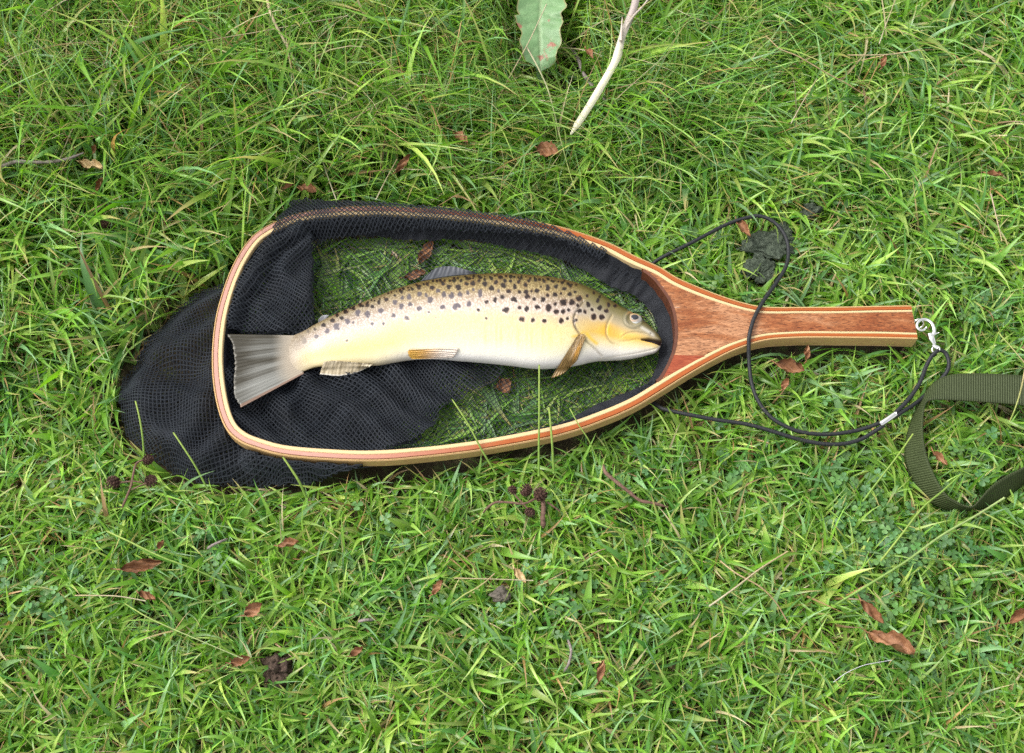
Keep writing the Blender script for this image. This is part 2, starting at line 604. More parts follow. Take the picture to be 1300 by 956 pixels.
LOBE = pxpoly([(330, 340), (292, 347), (262, 355), (239, 367), (213, 392), (187, 421), (161, 456), (145, 475), (147, 512), (154, 546), (180, 573), (215, 597), (252, 607),
               (292, 613), (340, 614), (385, 612), (440, 603), (470, 595), (482, 588), (475, 560), (420, 540), (350, 500), (330, 420)], 0.024)
_l = np.vstack([LOBE, LOBE[:1]])
_s = np.r_[0, np.cumsum(np.linalg.norm(np.diff(_l, axis=0), axis=1))]
_u = np.linspace(0, _s[-1], 160, endpoint=False)
LOBE = np.stack([np.interp(_u, _s, _l[:, k]) for k in (0, 1)], 1)
LOBE = LOBE + 0.0013 * np.stack([wave(LOBE[:, 0], LOBE[:, 1], 0.03, 601), wave(LOBE[:, 0], LOBE[:, 1], 0.03, 602)], 1)
FLAP = pxpoly([(349, 285), (360, 268), (372, 253), (386, 250), (404, 252), (440, 253.5), (500, 259), (560, 264.5), (620, 271.5), (665, 279), (700, 288), (738, 304), (770, 320),
               (762, 326), (720, 309), (680, 299), (620, 292), (560, 288), (500, 287), (440, 290), (405, 297), (375, 320), (340, 330)], 0.038, 160)

# things that lie on the grass: blades keep clear of them  (world x, y, radius, z above which a blade would cover them)
CLEAR = []


def clear(px, py, rpx, z, zc):
    c = P(px, py, z)
    CLEAR.append((c[0], c[1], rpx * 0.00069 * (1.0 + 0.55 * max(0.0, 1 - py / 280)), zc))


# ------------------------------------------------------------------ the ground
g = np.array([[-60, -60, 0], [60, -60, 0], [60, 60, 0], [-60, 60, 0]], float)
nx_, ny_ = 160, 140
gx = np.r_[-60, np.linspace(-1.3, 1.3, nx_), 60]
gy = np.r_[-60, np.linspace(-1.0, 1.3, ny_), 60]
X, Y = np.meshgrid(gx, gy, indexing='ij')
Z = 0.0025 * wave(X, Y, 0.06, 3) - 0.002
Z[0] = Z[-1] = -0.002; Z[:, 0] = Z[:, -1] = -0.002
tag(mesh('ground', np.stack([X, Y, Z], -1), grid_faces(len(gx), len(gy)), M['soil']), kind='structure')

# ------------------------------------------------------------------ the landing net
net = empty('landing_net', tuple(np.r_[P(640, 430, 0)[:2], 0.0]), 'wooden teardrop landing net with black mesh bag and burl grip lying on the grass', 'landing net')
sl_ = slice(0, N_OUT)
hz_top = np.full(N_OUT, ZT)
hz_bot = ZB - 0.002 * slim


def strip(name, mat, d0, d1, zt, zb, r=0.0006):
    """a wooden lamination swept along the outline between two insets, edges eased"""
    d0 = np.broadcast_to(d0, (N_OUT,)); d1 = np.broadcast_to(d1, (N_OUT,))
    prof = []
    for (dd, zz) in ((d0, zb + r), (d0, zt - r), (d0 + r, zt), (d1 - r, zt), (d1, zt - r), (d1, zb + r), (d1 - r, zb), (d0 + r, zb)):
        xy = offset(dd)
        prof.append(np.c_[xy, np.broadcast_to(zz, (N_OUT,))])
    V = np.stack(prof, 1)
    k = V.shape[1]
    f = [grid_faces(N_OUT, k, closed_m=True)]
    base = (N_OUT - 1) * k
    for b0, order in ((0, (0, 1, 2, 3, 4, 5, 6, 7)), (base, (7, 6, 5, 4, 3, 2, 1, 0))):
        o = [b0 + i for i in order]
        f.append(np.array([[o[0], o[1], o[2], o[3]], [o[0], o[3], o[4], o[7]], [o[4], o[5], o[6], o[7]]]))
    uv = np.stack([np.repeat(S_OUT, k), np.tile(np.arange(k) * 0.002, N_OUT)], 1)
    return mesh(name, V, [np.vstack(f)], mat, net, uv=uv, smooth=False)


strip('outer_strip', M['blond'], 0.0, W1 - 0.0001, hz_top - 0.0002, hz_bot, 0.0011)
strip('middle_strip', M['red'], W1, W2 - 0.0001, hz_top, hz_bot + 0.0003, 0.0003)
strip('inner_strip', M['cream'], W2, W3, hz_top - 0.0002, hz_bot, 0.0006)

# grip and yoke: one slab of burl between the inner strips, ended by the arc
up_in = offset(W3 + 0.0001)
core = np.vstack([up_in[:iu + 1], ARC[1:-1], up_in[il:]])
nu, na, nl = iu + 1, len(ARC) - 2, N_OUT - il
# quads across: match upper and lower edges by x
upper = np.vstack([up_in[:iu + 1]])
lower = up_in[il:][::-1]
K = 70
cu = np.stack([np.interp(np.linspace(0, 1, K), np.linspace(0, 1, len(upper)), upper[:, k]) for k in (0, 1)], 1)
cl = np.stack([np.interp(np.linspace(0, 1, K), np.linspace(0, 1, len(lower)), lower[:, k]) for k in (0, 1)], 1)
m_ = 14
tt = np.linspace(0, 1, m_)
arcm = crom(ARC, m_)
G = np.zeros((K, m_, 2))
for i in range(K):
    straight = cu[i][None] * (1 - tt)[:, None] + cl[i][None] * tt[:, None]
    wgt = (i / (K - 1)) ** 3
    base_end = cu[-1][None] * (1 - tt)[:, None] + cl[-1][None] * tt[:, None]
    G[i] = straight + wgt * (arcm - base_end)
dome = 0.0002 + 0 * tt
top = np.concatenate([G, np.broadcast_to(ZT - 0.0004 + 0.0012 * np.sin(np.pi * tt)[None, :, None] * 0 + 0, (K, m_, 1))], 2)
bot = np.concatenate([G, np.full((K, m_, 1), ZB - 0.001)], 2)
Vt = np.vstack([top.reshape(-1, 3), bot.reshape(-1, 3)])
F = [grid_faces(K, m_)[:, ::-1], grid_faces(K, m_) + K * m_]
ring = [(i * m_) for i in range(K)]
side = []
for j in range(m_ - 1):
    side.append([j, j + 1, K * m_ + j + 1, K * m_ + j])
    b0 = (K - 1) * m_
    side.append([b0 + j + 1, b0 + j, K * m_ + b0 + j, K * m_ + b0 + j + 1])
mesh('handle', Vt, [np.vstack(F + [np.array(side)])], M['burl'], net, smooth=False)

# red wedge let into the yoke beside the lower strip
wp = pxpoly([(841.5, 478.5), (850, 464), (855.5, 450.5), (872, 451), (896, 451.5), (884, 457), (868, 466), (852, 474.5)], ZT)
nw = len(wp)
Vw = np.vstack([np.c_[wp, np.full(nw, ZT - 0.0001)], np.c_[wp, np.full(nw, ZT - 0.003)], [[*wp.mean(0), ZT - 0.0001]]])
j = np.arange(nw)
mesh('handle_inlay', Vw, [np.stack([j, j + nw, (j + 1) % nw + nw, (j + 1) % nw], 1), np.stack([np.full(nw, 2 * nw), j, (j + 1) % nw], 1)], M['padauk'], net, smooth=False)
# dark veneer that faces the yoke's arc
av = ARC[1:-1]
at = np.gradient(av, axis=0); at /= np.linalg.norm(at, axis=1)[:, None]
an = np.stack([at[:, 1], -at[:, 0]], 1)
if ((av + an * 0.01 - INNER.mean(0)) ** 2).sum() > ((av - an * 0.01 - INNER.mean(0)) ** 2).sum():
    an = -an
prof = [np.c_[av + an * a_, np.full(len(av), z_)] for a_, z_ in ((-0.0004, ZT + 0.0001), (0.0022, ZT + 0.0001), (0.0022, ZB - 0.002), (-0.0004, ZB - 0.002))]
mesh('arc_veneer', np.stack(prof, 1), grid_faces(len(av), 4, closed_m=True), M['dark_edge'], net, smooth=False)
# little staple the clip hooks into
rp = P(1166, 411, 0.036)
a_ = np.linspace(0, 2 * np.pi, 25)
v, f, uv = tube(np.c_[rp[0] + 0.0042 * np.cos(a_), rp[1] + 0.0030 * np.sin(a_), 0.036 + 0.003 * np.sin(a_)], 0.0008, 8, False)
mesh('eye_ring', v, f, M['metal'], net)


# ---- netting -------------------------------------------------------------
def floor_z(x, y):
    return 0.0150 + 0.0018 * wave(x, y, 0.05, 11) + 0.0007 * wave(x, y, 0.015, 12)


def hoop_d(x, y):
    """distance inward from the outer edge of the hoop (negative outside)"""
    dd, _ = seg_dist(x, y, OUTER[::3])
    return np.where(in_poly(x, y, HOOP), dd, -dd)


def netting(bounds, inside, zf, pitch, ang, strand, warp=0.0, wsize=0.05, seed=1, stretch=(1, 1), drop=0.0):
    """woven mesh: real strands between the knots of a warped lattice, laid on the height zf"""
    x0, x1, y0, y1 = bounds
    c, s = math.cos(ang), math.sin(ang)
    R = max(x1 - x0, y1 - y0)
    n_ = int(R * 1.5 / pitch / min(stretch))
    i, j = np.meshgrid(np.arange(-n_ // 2, n_ // 2), np.arange(-n_ // 2, n_ // 2), indexing='ij')
    a, b_ = i * pitch * stretch[0], j * pitch * stretch[1]
    x = (x0 + x1) / 2 + a * c - b_ * s
    y = (y0 + y1) / 2 + a * s + b_ * c
    wx = warp * wave(x, y, wsize, seed); wy = warp * wave(x, y, wsize, seed + 1)
    x = x + wx; y = y + wy
    r = np.random.default_rng(seed)
    x += r.normal(0, pitch * 0.05, x.shape); y += r.normal(0, pitch * 0.05, y.shape)
    ok = (x > x0) & (x < x1) & (y > y0) & (y < y1)
    ok[ok] = inside(x[ok], y[ok])
    z = np.zeros_like(x)
    z[ok] = zf(x[ok], y[ok])
    Pt = np.stack([x, y, z], -1)
    E = []
    for di, dj in ((1, 0), (0, 1)):
        A = Pt[:n_ - di if di else None, :n_ - dj if dj else None][: Pt.shape[0] - di, : Pt.shape[1] - dj]
        A = Pt[: Pt.shape[0] - di, : Pt.shape[1] - dj]
        B = Pt[di:, dj:]
        k = ok[: ok.shape[0] - di, : ok.shape[1] - dj] & ok[di:, dj:]
        E.append((A[k], B[k]))
    A = np.vstack([e[0] for e in E]); B = np.vstack([e[1] for e in E])
    dd = B - A
    sd = np.stack([-dd[:, 1], dd[:, 0], 0 * dd[:, 0]], 1)
    sd /= np.linalg.norm(sd, axis=1)[:, None] + 1e-9
    h = np.array([0, 0, strand * 0.45])
    hw = strand * 0.5
    V = np.stack([A + sd * hw, A - sd * hw, A + h, B + sd * hw, B - sd * hw, B + h], 1)
    nE = len(A)
    o = (np.arange(nE) * 6)[:, None]
    Fq = np.concatenate([o + np.array([[0, 2, 5, 3]]), o + np.array([[2, 1, 4, 5]]), o + np.array([[1, 0, 3, 4]])])
    return V.reshape(-1, 3), [Fq]


def bb(poly, m=0.0):
    return poly[:, 0].min() - m, poly[:, 0].max() + m, poly[:, 1].min() - m, poly[:, 1].max() + m


layers = []
# floor of the bag: one layer over the pressed grass, rising to the rim
def base_z(x, y):
    dd = hoop_d(x, y)
    return floor_z(x, y) + 0.014 * (1 - sstep(0.010, 0.024, dd))


inside_open = lambda x, y: in_poly(x, y, INNER)
layers.append(netting(bb(INNER), inside_open, base_z, 0.0038, math.radians(38), 0.00062, 0.006, 0.09, 21))

# the bag folded over at the left of the opening: two more layers, hard fold on the right
FOLD_L = pxpoly([(282, 424), (292, 370), (318, 310), (345, 285), (380, 262), (398, 262), (399, 300), (398, 345), (399, 395), (398, 414), (384, 424), (340, 426), (296, 424)], 0.024)
fold_edge = P(*np.array([(399, 262), (399, 345), (397, 425)]).T, 0.024)[:, :2]


def fold_z(x, y, up=0.0):
    dd, _ = seg_dist(x, y, fold_edge)
    rim = 1 - sstep(0.008, 0.06, hoop_d(x, y))
    low = sstep(-0.03, 0.03, y - P(0, 424, 0.02)[1] - 0.022)
    return 0.0215 + 0.004 * low + up + 0.009 * rim + 0.0045 * np.sqrt(np.clip(1 - (1 - np.clip(dd / 0.007, 0, 1)) ** 2, 0, 1)) + 0.0045 * np.sin((x * 0.9 - y * 0.35) * 2 * np.pi / 0.036 + 2.5 * wave(x, y, 0.07, 5)) + 0.0015 * wave(x, y, 0.022, 6)


in_fold = lambda x, y: in_poly(x, y, FOLD_L) & in_poly(x, y, INNER)
layers.append(netting(bb(FOLD_L), in_fold, lambda x, y: fold_z(x, y, 0.002), 0.0032, math.radians(52), 0.00105, 0.0065, 0.065, 31))
layers.append(netting(bb(FOLD_L), in_fold, lambda x, y: fold_z(x, y, -0.0045), 0.0030, math.radians(20), 0.0013, 0.0065, 0.065, 32))
layers.append(netting(bb(FOLD_L), in_fold, lambda x, y: fold_z(x, y, -0.0060), 0.0028, math.radians(70), 0.0014, 0.0065, 0.065, 33))

# doubled bag along the lower left, under the tail and belly
FOLD_B = pxpoly([(292, 470), (300, 440), (345, 436), (380, 425), (402, 440), (450, 450), (520, 452), (590, 456), (640, 470), (622, 492), (590, 505), (566, 520), (545, 548), (515, 562), (500, 574),
                 (430, 592), (350, 580), (300, 558), (280, 515)], 0.02, 150)


def foldb_z(x, y, up=0.0):
    crease = np.exp(-(seg_dist(x, y, P(*np.array([(362, 560), (368, 520), (385, 490), (405, 470)]).T, 0.02)[:, :2])[0] / 0.006) ** 2)
    crease2 = np.exp(-(seg_dist(x, y, P(*np.array([(398, 555), (430, 520), (470, 495)]).T, 0.02)[:, :2])[0] / 0.005) ** 2)
    return 0.0205 + up + 0.009 * (1 - sstep(0.010, 0.026, hoop_d(x, y))) + 0.004 * crease - 0.002 * crease2 + 0.0042 * np.sin((x * 0.6 + y * 0.8) * 2 * np.pi / 0.03 + 2 * wave(x, y, 0.08, 8)) + 0.001 * wave(x, y, 0.02, 9)


in_foldb = lambda x, y: in_poly(x, y, FOLD_B) & in_poly(x, y, INNER)
layers.append(netting(bb(FOLD_B), in_foldb, lambda x, y: foldb_z(x, y, 0.0025), 0.0031, math.radians(47), 0.00105, 0.0070, 0.075, 41))
in_foldb2 = lambda x, y: in_foldb(x, y) & (x < P(600, 460, 0.02)[0] + 0.6 * (y - P(600, 460, 0.02)[1]) + 0.004 * wave(x, y, 0.03, 88))
layers.append(netting(bb(FOLD_B), in_foldb2, lambda x, y: foldb_z(x, y, -0.0035), 0.0030, math.radians(18), 0.0013, 0.0070, 0.075, 42))
in_foldb3 = lambda x, y: in_foldb(x, y) & (x < P(560, 460, 0.02)[0] + 0.6 * (y - P(600, 460, 0.02)[1]) + 0.004 * wave(x, y, 0.03, 89))
layers.append(netting(bb(FOLD_B), in_foldb3, lambda x, y: foldb_z(x, y, -0.005), 0.0027, math.radians(75), 0.0014, 0.0070, 0.075, 43))

# the bag spilling out under the round end of the hoop
lobe_closed = np.vstack([LOBE, LOBE[:1]])
valley = P(*np.array([(150, 480), (175, 462), (205, 468), (235, 480), (275, 496)]).T, 0.02)[:, :2]
bunch = P(*np.array([(322, 574), (350, 580), (390, 586), (440, 590), (470, 591)]).T, 0.036)[:, :2]


def lobe_z(x, y, up=0.0):
    de, _ = seg_dist(x, y, lobe_closed)
    va = np.exp(-(seg_dist(x, y, valley)[0] / 0.009) ** 2)
    bu = np.exp(-(seg_dist(x, y, bunch)[0] / 0.010) ** 2)
    z = 0.013 + 0.016 * sstep(0, 0.024, de) - 0.008 * va + up
    z = z + 0.0042 * np.sin((x * 0.5 - y * 0.9) * 2 * np.pi / 0.045 + 2.5 * wave(x, y, 0.09, 14)) * sstep(0, 0.03, de) + 0.0012 * wave(x, y, 0.022, 15)
    z = z * (1 - bu) + (0.0385 + up) * bu
    hd = hoop_d(x, y)
    under = sstep(-0.0022, -0.0006, hd)
    return np.where(hd > -0.0022, z * (1 - under) + np.minimum(z, 0.0245) * under, z)


in_lobe = lambda x, y: in_poly(x, y, LOBE) & (hoop_d(x, y) < 0.010)
layers.append(netting(bb(LOBE), in_lobe, lobe_z, 0.0029, math.radians(8), 0.00095, 0.0075, 0.070, 51))
in_lobe2 = lambda x, y: in_lobe(x, y) & (wave(x, y, 0.09, 79) - (y - P(0, 430, 0.02)[1]) * 14 > -0.35)
layers.append(netting(bb(LOBE), in_lobe2, lambda x, y: lobe_z(x, y, -0.004), 0.0034, math.radians(58), 0.0009, 0.0075, 0.070, 52))
in_core = lambda x, y: in_lobe(x, y) & (seg_dist(x, y, lobe_closed)[0] > 0.006 + 0.012 * np.clip(wave(x, y, 0.06, 77) + 0.3, 0, 1)) & (wave(x, y, 0.11, 78) + (P(0, 470, 0.02)[1] - y) * 18 > 0.1)
layers.append(netting(bb(LOBE), in_core, lambda x, y: lobe_z(x, y, -0.007), 0.0027, math.radians(30), 0.0014, 0.0075, 0.070, 53))
in_bunch = lambda x, y: in_poly(x, y, LOBE) & (seg_dist(x, y, bunch)[0] < 0.016) & (hoop_d(x, y) < -0.0005)
layers.append(netting(bb(LOBE), in_bunch, lambda x, y: lobe_z(x, y, -0.0012), 0.0026, math.radians(75), 0.0015, 0.003, 0.03, 54))

# the bag thrown over the upper rail
def flap_z(x, y, up=0.0):
    hd = hoop_d(x, y)
    over = ZT + 0.0012
    outz = over - 0.005 * sstep(0.0, 0.012, -hd)
    inz = over + (0.019 - over) * sstep(0.0, 0.017, hd - 0.0095)
    z = np.where(hd < 0, outz, np.where(hd < 0.0095, over, inz))
    return z + up + 0.0006 * wave(x, y, 0.02, 17) * (hd > 0.01)


in_flap = lambda x, y: in_poly(x, y, FLAP)
layers.append(netting(bb(FLAP), in_flap, flap_z, 0.0029, math.radians(50), 0.0011, 0.003, 0.06, 61))
in_flap2 = lambda x, y: in_poly(x, y, FLAP) & ((hoop_d(x, y) > 0.0100) & (hoop_d(x, y) < 0.017) | (hoop_d(x, y) < -0.0005))
layers.append(netting(bb(FLAP), in_flap2, lambda x, y: flap_z(x, y, -0.002), 0.0026, math.radians(22), 0.0011, 0.003, 0.06, 62))
# thin ridge of doubled cord running from the fold down to the fish
v, f = join(layers)
mesh('net_bag', v, f, M['net'], net, smooth=False)

# gathered edge of the bag along the inside of the rim
IN_C = crom(INNER[::6], 500, True)
ti = np.roll(IN_C, -1, 0) - np.roll(IN_C, 1, 0); ti /= np.linalg.norm(ti, axis=1)[:, None]
ni = np.stack([-ti[:, 1], ti[:, 0]], 1)
if not in_poly(np.array([IN_C[100, 0] + ni[100, 0] * 0.004]), np.array([IN_C[100, 1] + ni[100, 1] * 0.004]), INNER)[0]:
    ni = -ni
for _ in range(12):
    ni = (np.roll(ni, 1, 0) + ni + np.roll(ni, -1, 0)); ni /= np.linalg.norm(ni, axis=1)[:, None]
sI = np.arange(500) / 500 * 2 * np.pi
rightness = sstep(-0.05, 0.13, IN_C[:, 0])
wid = 0.0085 + 0.0055 * rightness + 0.002 * np.sin(5 * sI + 1) + 0.0015 * np.sin(11 * sI)
pr = []
for a_, z_ in ((-0.0002, ZT - 0.0045), (0.0012, ZT - 0.0075), (0.16, 0.0265), (0.38, 0.0225), (0.62, 0.0195), (0.85, 0.0175), (1.0, 0.0160)):
    dd = a_ if abs(a_) < 0.01 else a_ * wid
    xy = IN_C + ni * np.broadcast_to(dd, (500,))[:, None]
    zz = z_ + (0.0012 * np.sin(sI * 70 + 3 * np.sin(sI * 9)) + 0.0010 * wave(xy[:, 0] * 1, xy[:, 1], 0.012, 19)) * (0 if abs(a_) < 0.0005 else 1)
    pr.append(np.c_[xy, zz])
mesh('net_binding', np.stack(pr, 1), grid_faces(500, 7, closed_n=True), M['binding'], net)

# ------------------------------------------------------------------ the trout
PAIRS = [((840.5, 434), (839, 438)), ((838, 428), (837, 443)), ((832, 420.5), (832, 447.8)), ((822, 411.5), (822, 451)), ((805, 398.8), (808, 454.5)), ((788, 389.2), (790, 457)),
         ((771, 379.2), (772, 458)), ((754.6, 369), (755, 459)), ((729, 359), (732, 464)), ((704, 353.5), (706, 467.5)), ((673, 350), (680, 468)), ((639, 348), (650, 464.5)),
         ((605, 349), (617, 461)), ((571.5, 352), (585, 458.5)), ((537.7, 357.5), (553, 456)), ((504, 367), (522, 457)), ((479, 376.5), (497, 461)), ((460, 384), (480, 464)),
         ((440, 392.5), (461, 464)), ((420, 401.5), (440, 464)), ((400, 411.5), (418, 465)), ((385, 420), (400, 467)), ((373, 425), (386, 472)), ((363, 428), (374, 477)), ((352, 431), (362, 482))]
RATIO = [0.45, 0.5, 0.55, 0.56, 0.56, 0.57, 0.58, 0.58, 0.58, 0.58, 0.57, 0.56, 0.55, 0.54, 0.54, 0.53, 0.52, 0.5, 0.48, 0.44, 0.38, 0.29, 0.19, 0.10, 0.04]
NS, NK = 620, 260
pa = np.array(PAIRS, float).reshape(-1, 4)
pa = np.c_[pa, np.array(RATIO)]
ps = crom(pa, NS)
Upx, Lpx, rat = ps[:, :2], ps[:, 2:4], ps[:, 4]
hpx = np.linalg.norm(Upx - Lpx, axis=1) / 2
thick = hpx * 0.00070 * rat
thick = np.maximum(thick, 0.0012)
for _ in range(8):
    thick[1:-1] = (thick[:-2] + thick[1:-1] + thick[2:]) / 3
ZC = 0.0165 + thick * 0.93
ZC = np.maximum(ZC, 0.0300)
for _ in range(60):
    ZC[1:-1] = (ZC[:-2] + ZC[1:-1] + ZC[2:]) / 3
Uw, Lw = P(Upx[:, 0], Upx[:, 1], ZC), P(Lpx[:, 0], Lpx[:, 1], ZC)
Mid, Hv = (Uw + Lw) / 2, (Uw - Lw) / 2 * 0.972
th = np.arange(NK) * 2 * np.pi / NK
ct, st = np.cos(th), np.sin(th)
st = np.sign(st) * np.abs(st) ** 0.92
FV = Mid[:, None] + Hv[:, None] * ct[None, :, None] + np.array([0, 0, 1.0]) * (thick[:, None] * st[None])[..., None]
px, py = to_px(FV)
half = (NK // 2) + 1
hpx_, hpy_ = px[:, :half].copy(), py[:, :half].copy()       # the visible flank
vv = np.broadcast_to((1 - np.cos(th[:half])) / 2, (NS, half))
vang = np.broadcast_to(th[:half] / np.pi, (NS, half))
# --- relief of the head
dz = np.zeros((NS, half))


def pdist(pts):
    return seg_dist(hpx_, hpy_, crom(np.array(pts, float), 30))[0]


GILL = [(741, 383), (735, 391), (729, 402), (730, 414), (738, 426), (748, 436), (757, 444), (764, 452)]
MOUTH = [(814.5, 431), (820, 431.3), (828, 432.3), (836, 434.5), (842, 437)]
MAX_T = [(789, 428), (796, 423), (805, 421), (816, 422), (826, 424.5)]
MAX_B = [(787, 433), (796, 433), (806, 431), (814, 430.5)]
PREOP = [(777, 400), (771, 412), (770, 424), (776, 434), (786, 440)]
JAW = [(760, 456), (785, 452), (810, 448), (832, 443)]
dg, dm = pdist(GILL), pdist(MOUTH)
dmt, dmb, dpo, dj = pdist(MAX_T), pdist(MAX_B), pdist(PREOP), pdist(JAW)
side_ = np.interp(hpy_, [p[1] for p in GILL], [p[0] for p in GILL])
dz += 0.0016 * np.exp(-np.clip(hpx_ - side_, 0, None) / 7) * (hpx_ > side_) * (hpy_ > 380) - 0.0012 * np.exp(-(dg / 1.5) ** 2)
mw = np.interp(hpx_, [814, 822, 838], [0.8, 1.9, 3.0])
dz -= 0.0035 * np.exp(-(dm / mw) ** 4)
dz += 0.0010 * np.exp(-((hpy_ - 426.5) / 4) ** 2) * sstep(786, 792, hpx_) * (1 - sstep(822, 830, hpx_))
dz -= 0.0005 * np.exp(-(dmt / 1.0) ** 2) + 0.0005 * np.exp(-(dmb / 1.0) ** 2) + 0.0009 * np.exp(-(dpo / 1.4) ** 2) + 0.0007 * np.exp(-(dj / 1.2) ** 2)
EYE = (804.5, 405.0)
er = np.hypot((hpx_ - EYE[0]) / 1.12, (hpy_ - EYE[1]))
dz += 0.0010 * np.exp(-((er - 9.5) / 1.8) ** 2) - 0.0012 * np.exp(-(er / 7) ** 4)
nrm = np.sin(th[:half])[None] ** 0.5
FV[:, :half, 2] += dz * nrm
FV[:, 1:half - 1, 2] += 0
# --- colour of the flank
STOPS = np.array([0, 0.06, 0.15, 0.25, 0.36, 0.46, 0.58, 0.72, 0.84, 0.93, 1.0])
BODY = np.array([(0.14, 0.105, 0.034), (0.26, 0.20, 0.078), (0.39, 0.31, 0.15), (0.44, 0.36, 0.26), (0.55, 0.46, 0.40), (0.68, 0.55, 0.32), (0.78, 0.67, 0.35), (0.80, 0.74, 0.45), (0.80, 0.78, 0.62), (0.80, 0.80, 0.78), (0.74, 0.74, 0.72)])
TAILC = np.array([(0.20, 0.16, 0.08), (0.34, 0.29, 0.20), (0.46, 0.40, 0.35), (0.57, 0.50, 0.48), (0.62, 0.55, 0.50), (0.70, 0.59, 0.39), (0.77, 0.67, 0.34), (0.78, 0.68, 0.33), (0.76, 0.68, 0.40), (0.70, 0.60, 0.34), (0.5, 0.40, 0.2)])
HEAD = np.array([(0.09, 0.075, 0.02), (0.13, 0.11, 0.032), (0.19, 0.165, 0.06), (0.29, 0.25, 0.14), (0.44, 0.37, 0.22), (0.62, 0.44, 0.16), (0.72, 0.47, 0.10), (0.77, 0.67, 0.40), (0.79, 0.77, 0.70), (0.78, 0.77, 0.74), (0.74, 0.73, 0.70)])
vyy = np.clip((hpy_ - Upx[:, 1:2]) / (Lpx[:, 1:2] - Upx[:, 1:2]), 0, 1)


def by_v(t):
    return np.stack([np.interp(vyy, STOPS, t[:, k]) for k in range(3)], -1)


ht = sstep(720, 756, hpx_)[..., None]
tt_ = (1 - sstep(440, 560, hpx_))[..., None]
C = by_v(BODY) * (1 - tt_) + by_v(TAILC) * tt_
C = C * (1 - ht) + by_v(HEAD) * ht


def blend(C, c, a):
    a = np.clip(a, 0, 1)[..., None]
    return C * (1 - a) + np.array(c) * a


C = blend(C, (0.74, 0.52, 0.27), 0.55 * np.exp(-((vyy - 0.43) / 0.10) ** 2) * np.exp(-((hpx_ - 640) / 75) ** 2))
C = blend(C, (0.70, 0.62, 0.60), 0.5 * np.exp(-((vyy - 0.33) / 0.12) ** 2) * np.exp(-((hpx_ - 620) / 120) ** 2))
streak = np.clip(np.sin(hpx_ * 0.72 + 2.2 * np.sin(hpx_ * 0.13)) * 0.8 + 0.6 * np.sin(hpx_ * 0.31), 0, 1)
C = blend(C, (0.78, 0.68, 0.16), 0.40 * streak * np.exp(-((vyy - 0.66) / 0.13) ** 2) * sstep(600, 625, hpx_) * (1 - sstep(700, 722, hpx_)))
C = blend(C, (0.75, 0.60, 0.18), 0.35 * np.exp(-((vyy - 0.64) / 0.14) ** 2) * (1 - sstep(470, 600, hpx_)))
mott = wave(hpx_, hpy_, 14, 91) * 0.5 + wave(hpx_, hpy_, 5, 92) * 0.5
C = C * (1 + 0.06 * mott[..., None])
# head details
C = blend(C, (0.82, 0.46, 0.04), 0.95 * np.exp(-((hpx_ - 770) / 9) ** 2 - ((hpy_ - 418) / 8) ** 2) * (hpx_ > 757))
C = blend(C, (0.72, 0.45, 0.09), 0.55 * np.exp(-((hpx_ - 782) / 8) ** 2 - ((hpy_ - 421) / 7) ** 2))
C = blend(C, (0.84, 0.55, 0.05), 0.85 * np.exp(-(pdist([(745, 424), (750, 430), (757, 436)]) / 2.6) ** 2))
C = blend(C, (0.82, 0.55, 0.08), 0.8 * np.exp(-(pdist([(727, 427), (734, 426), (741, 422)]) / 1.8) ** 2))
C = blend(C, (0.76, 0.52, 0.12), 0.75 * np.exp(-((hpy_ - 428.2) / 2.9) ** 2) * sstep(787, 793, hpx_) * (1 - sstep(806, 816, hpx_)))
C = blend(C, (0.30, 0.22, 0.10), 0.6 * np.exp(-(dmt / 1.0) ** 2) + 0.25 * np.exp(-(dmb / 0.9) ** 2))
C = blend(C, (0.45, 0.36, 0.18), 0.7 * np.exp(-(dpo / 1.3) ** 2) * (hpy_ < 436) + 0.2 * np.exp(-(dj / 1.1) ** 2))
C = blend(C, (0.20, 0.16, 0.10), 0.85 * np.exp(-(dg / 1.4) ** 2) * (1 - sstep(408, 430, hpy_)) + 0.40 * np.exp(-(dg / 1.6) ** 2))
C = blend(C, (0.030, 0.016, 0.016), np.exp(-(dm / (mw * 1.15)) ** 6))
C = blend(C, (0.70, 0.55, 0.25), 0.7 * np.exp(-(pdist([(818, 436), (826, 438.5), (834, 441)]) / 1.4) ** 2))
C = blend(C, (0.14, 0.12, 0.05), 0.8 * sstep(812, 824, hpx_) * (1 - sstep(421, 426, hpy_ + (830 - hpx_) * 0.55)))
C = blend(C, (0.78, 0.76, 0.70), 0.6 * np.exp(-(pdist([(815, 416), (822, 420), (829, 425)]) / 2.2) ** 2))
C = blend(C, (0.05, 0.045, 0.03), 0.9 * np.exp(-(np.hypot(hpx_ - 826, hpy_ - 423.2) / 1.0) ** 2))
# pale gold ring of the eye socket
C = blend(C, (0.26, 0.25, 0.18), 0.6 * np.exp(-((er - 9.3) / 1.4) ** 2))
C = blend(C, (0.34, 0.19, 0.06), 0.9 * np.exp(-((er - 9.3) / 1.6) ** 2) * sstep(0, 7, EYE[1] - hpy_ + (hpx_ - EYE[0]) * 0.25))
C = blend(C, (0.16, 0.15, 0.09), 0.7 * np.exp(-((er - 12) / 1.1) ** 2) * (hpx_ < EYE[0] + 4))

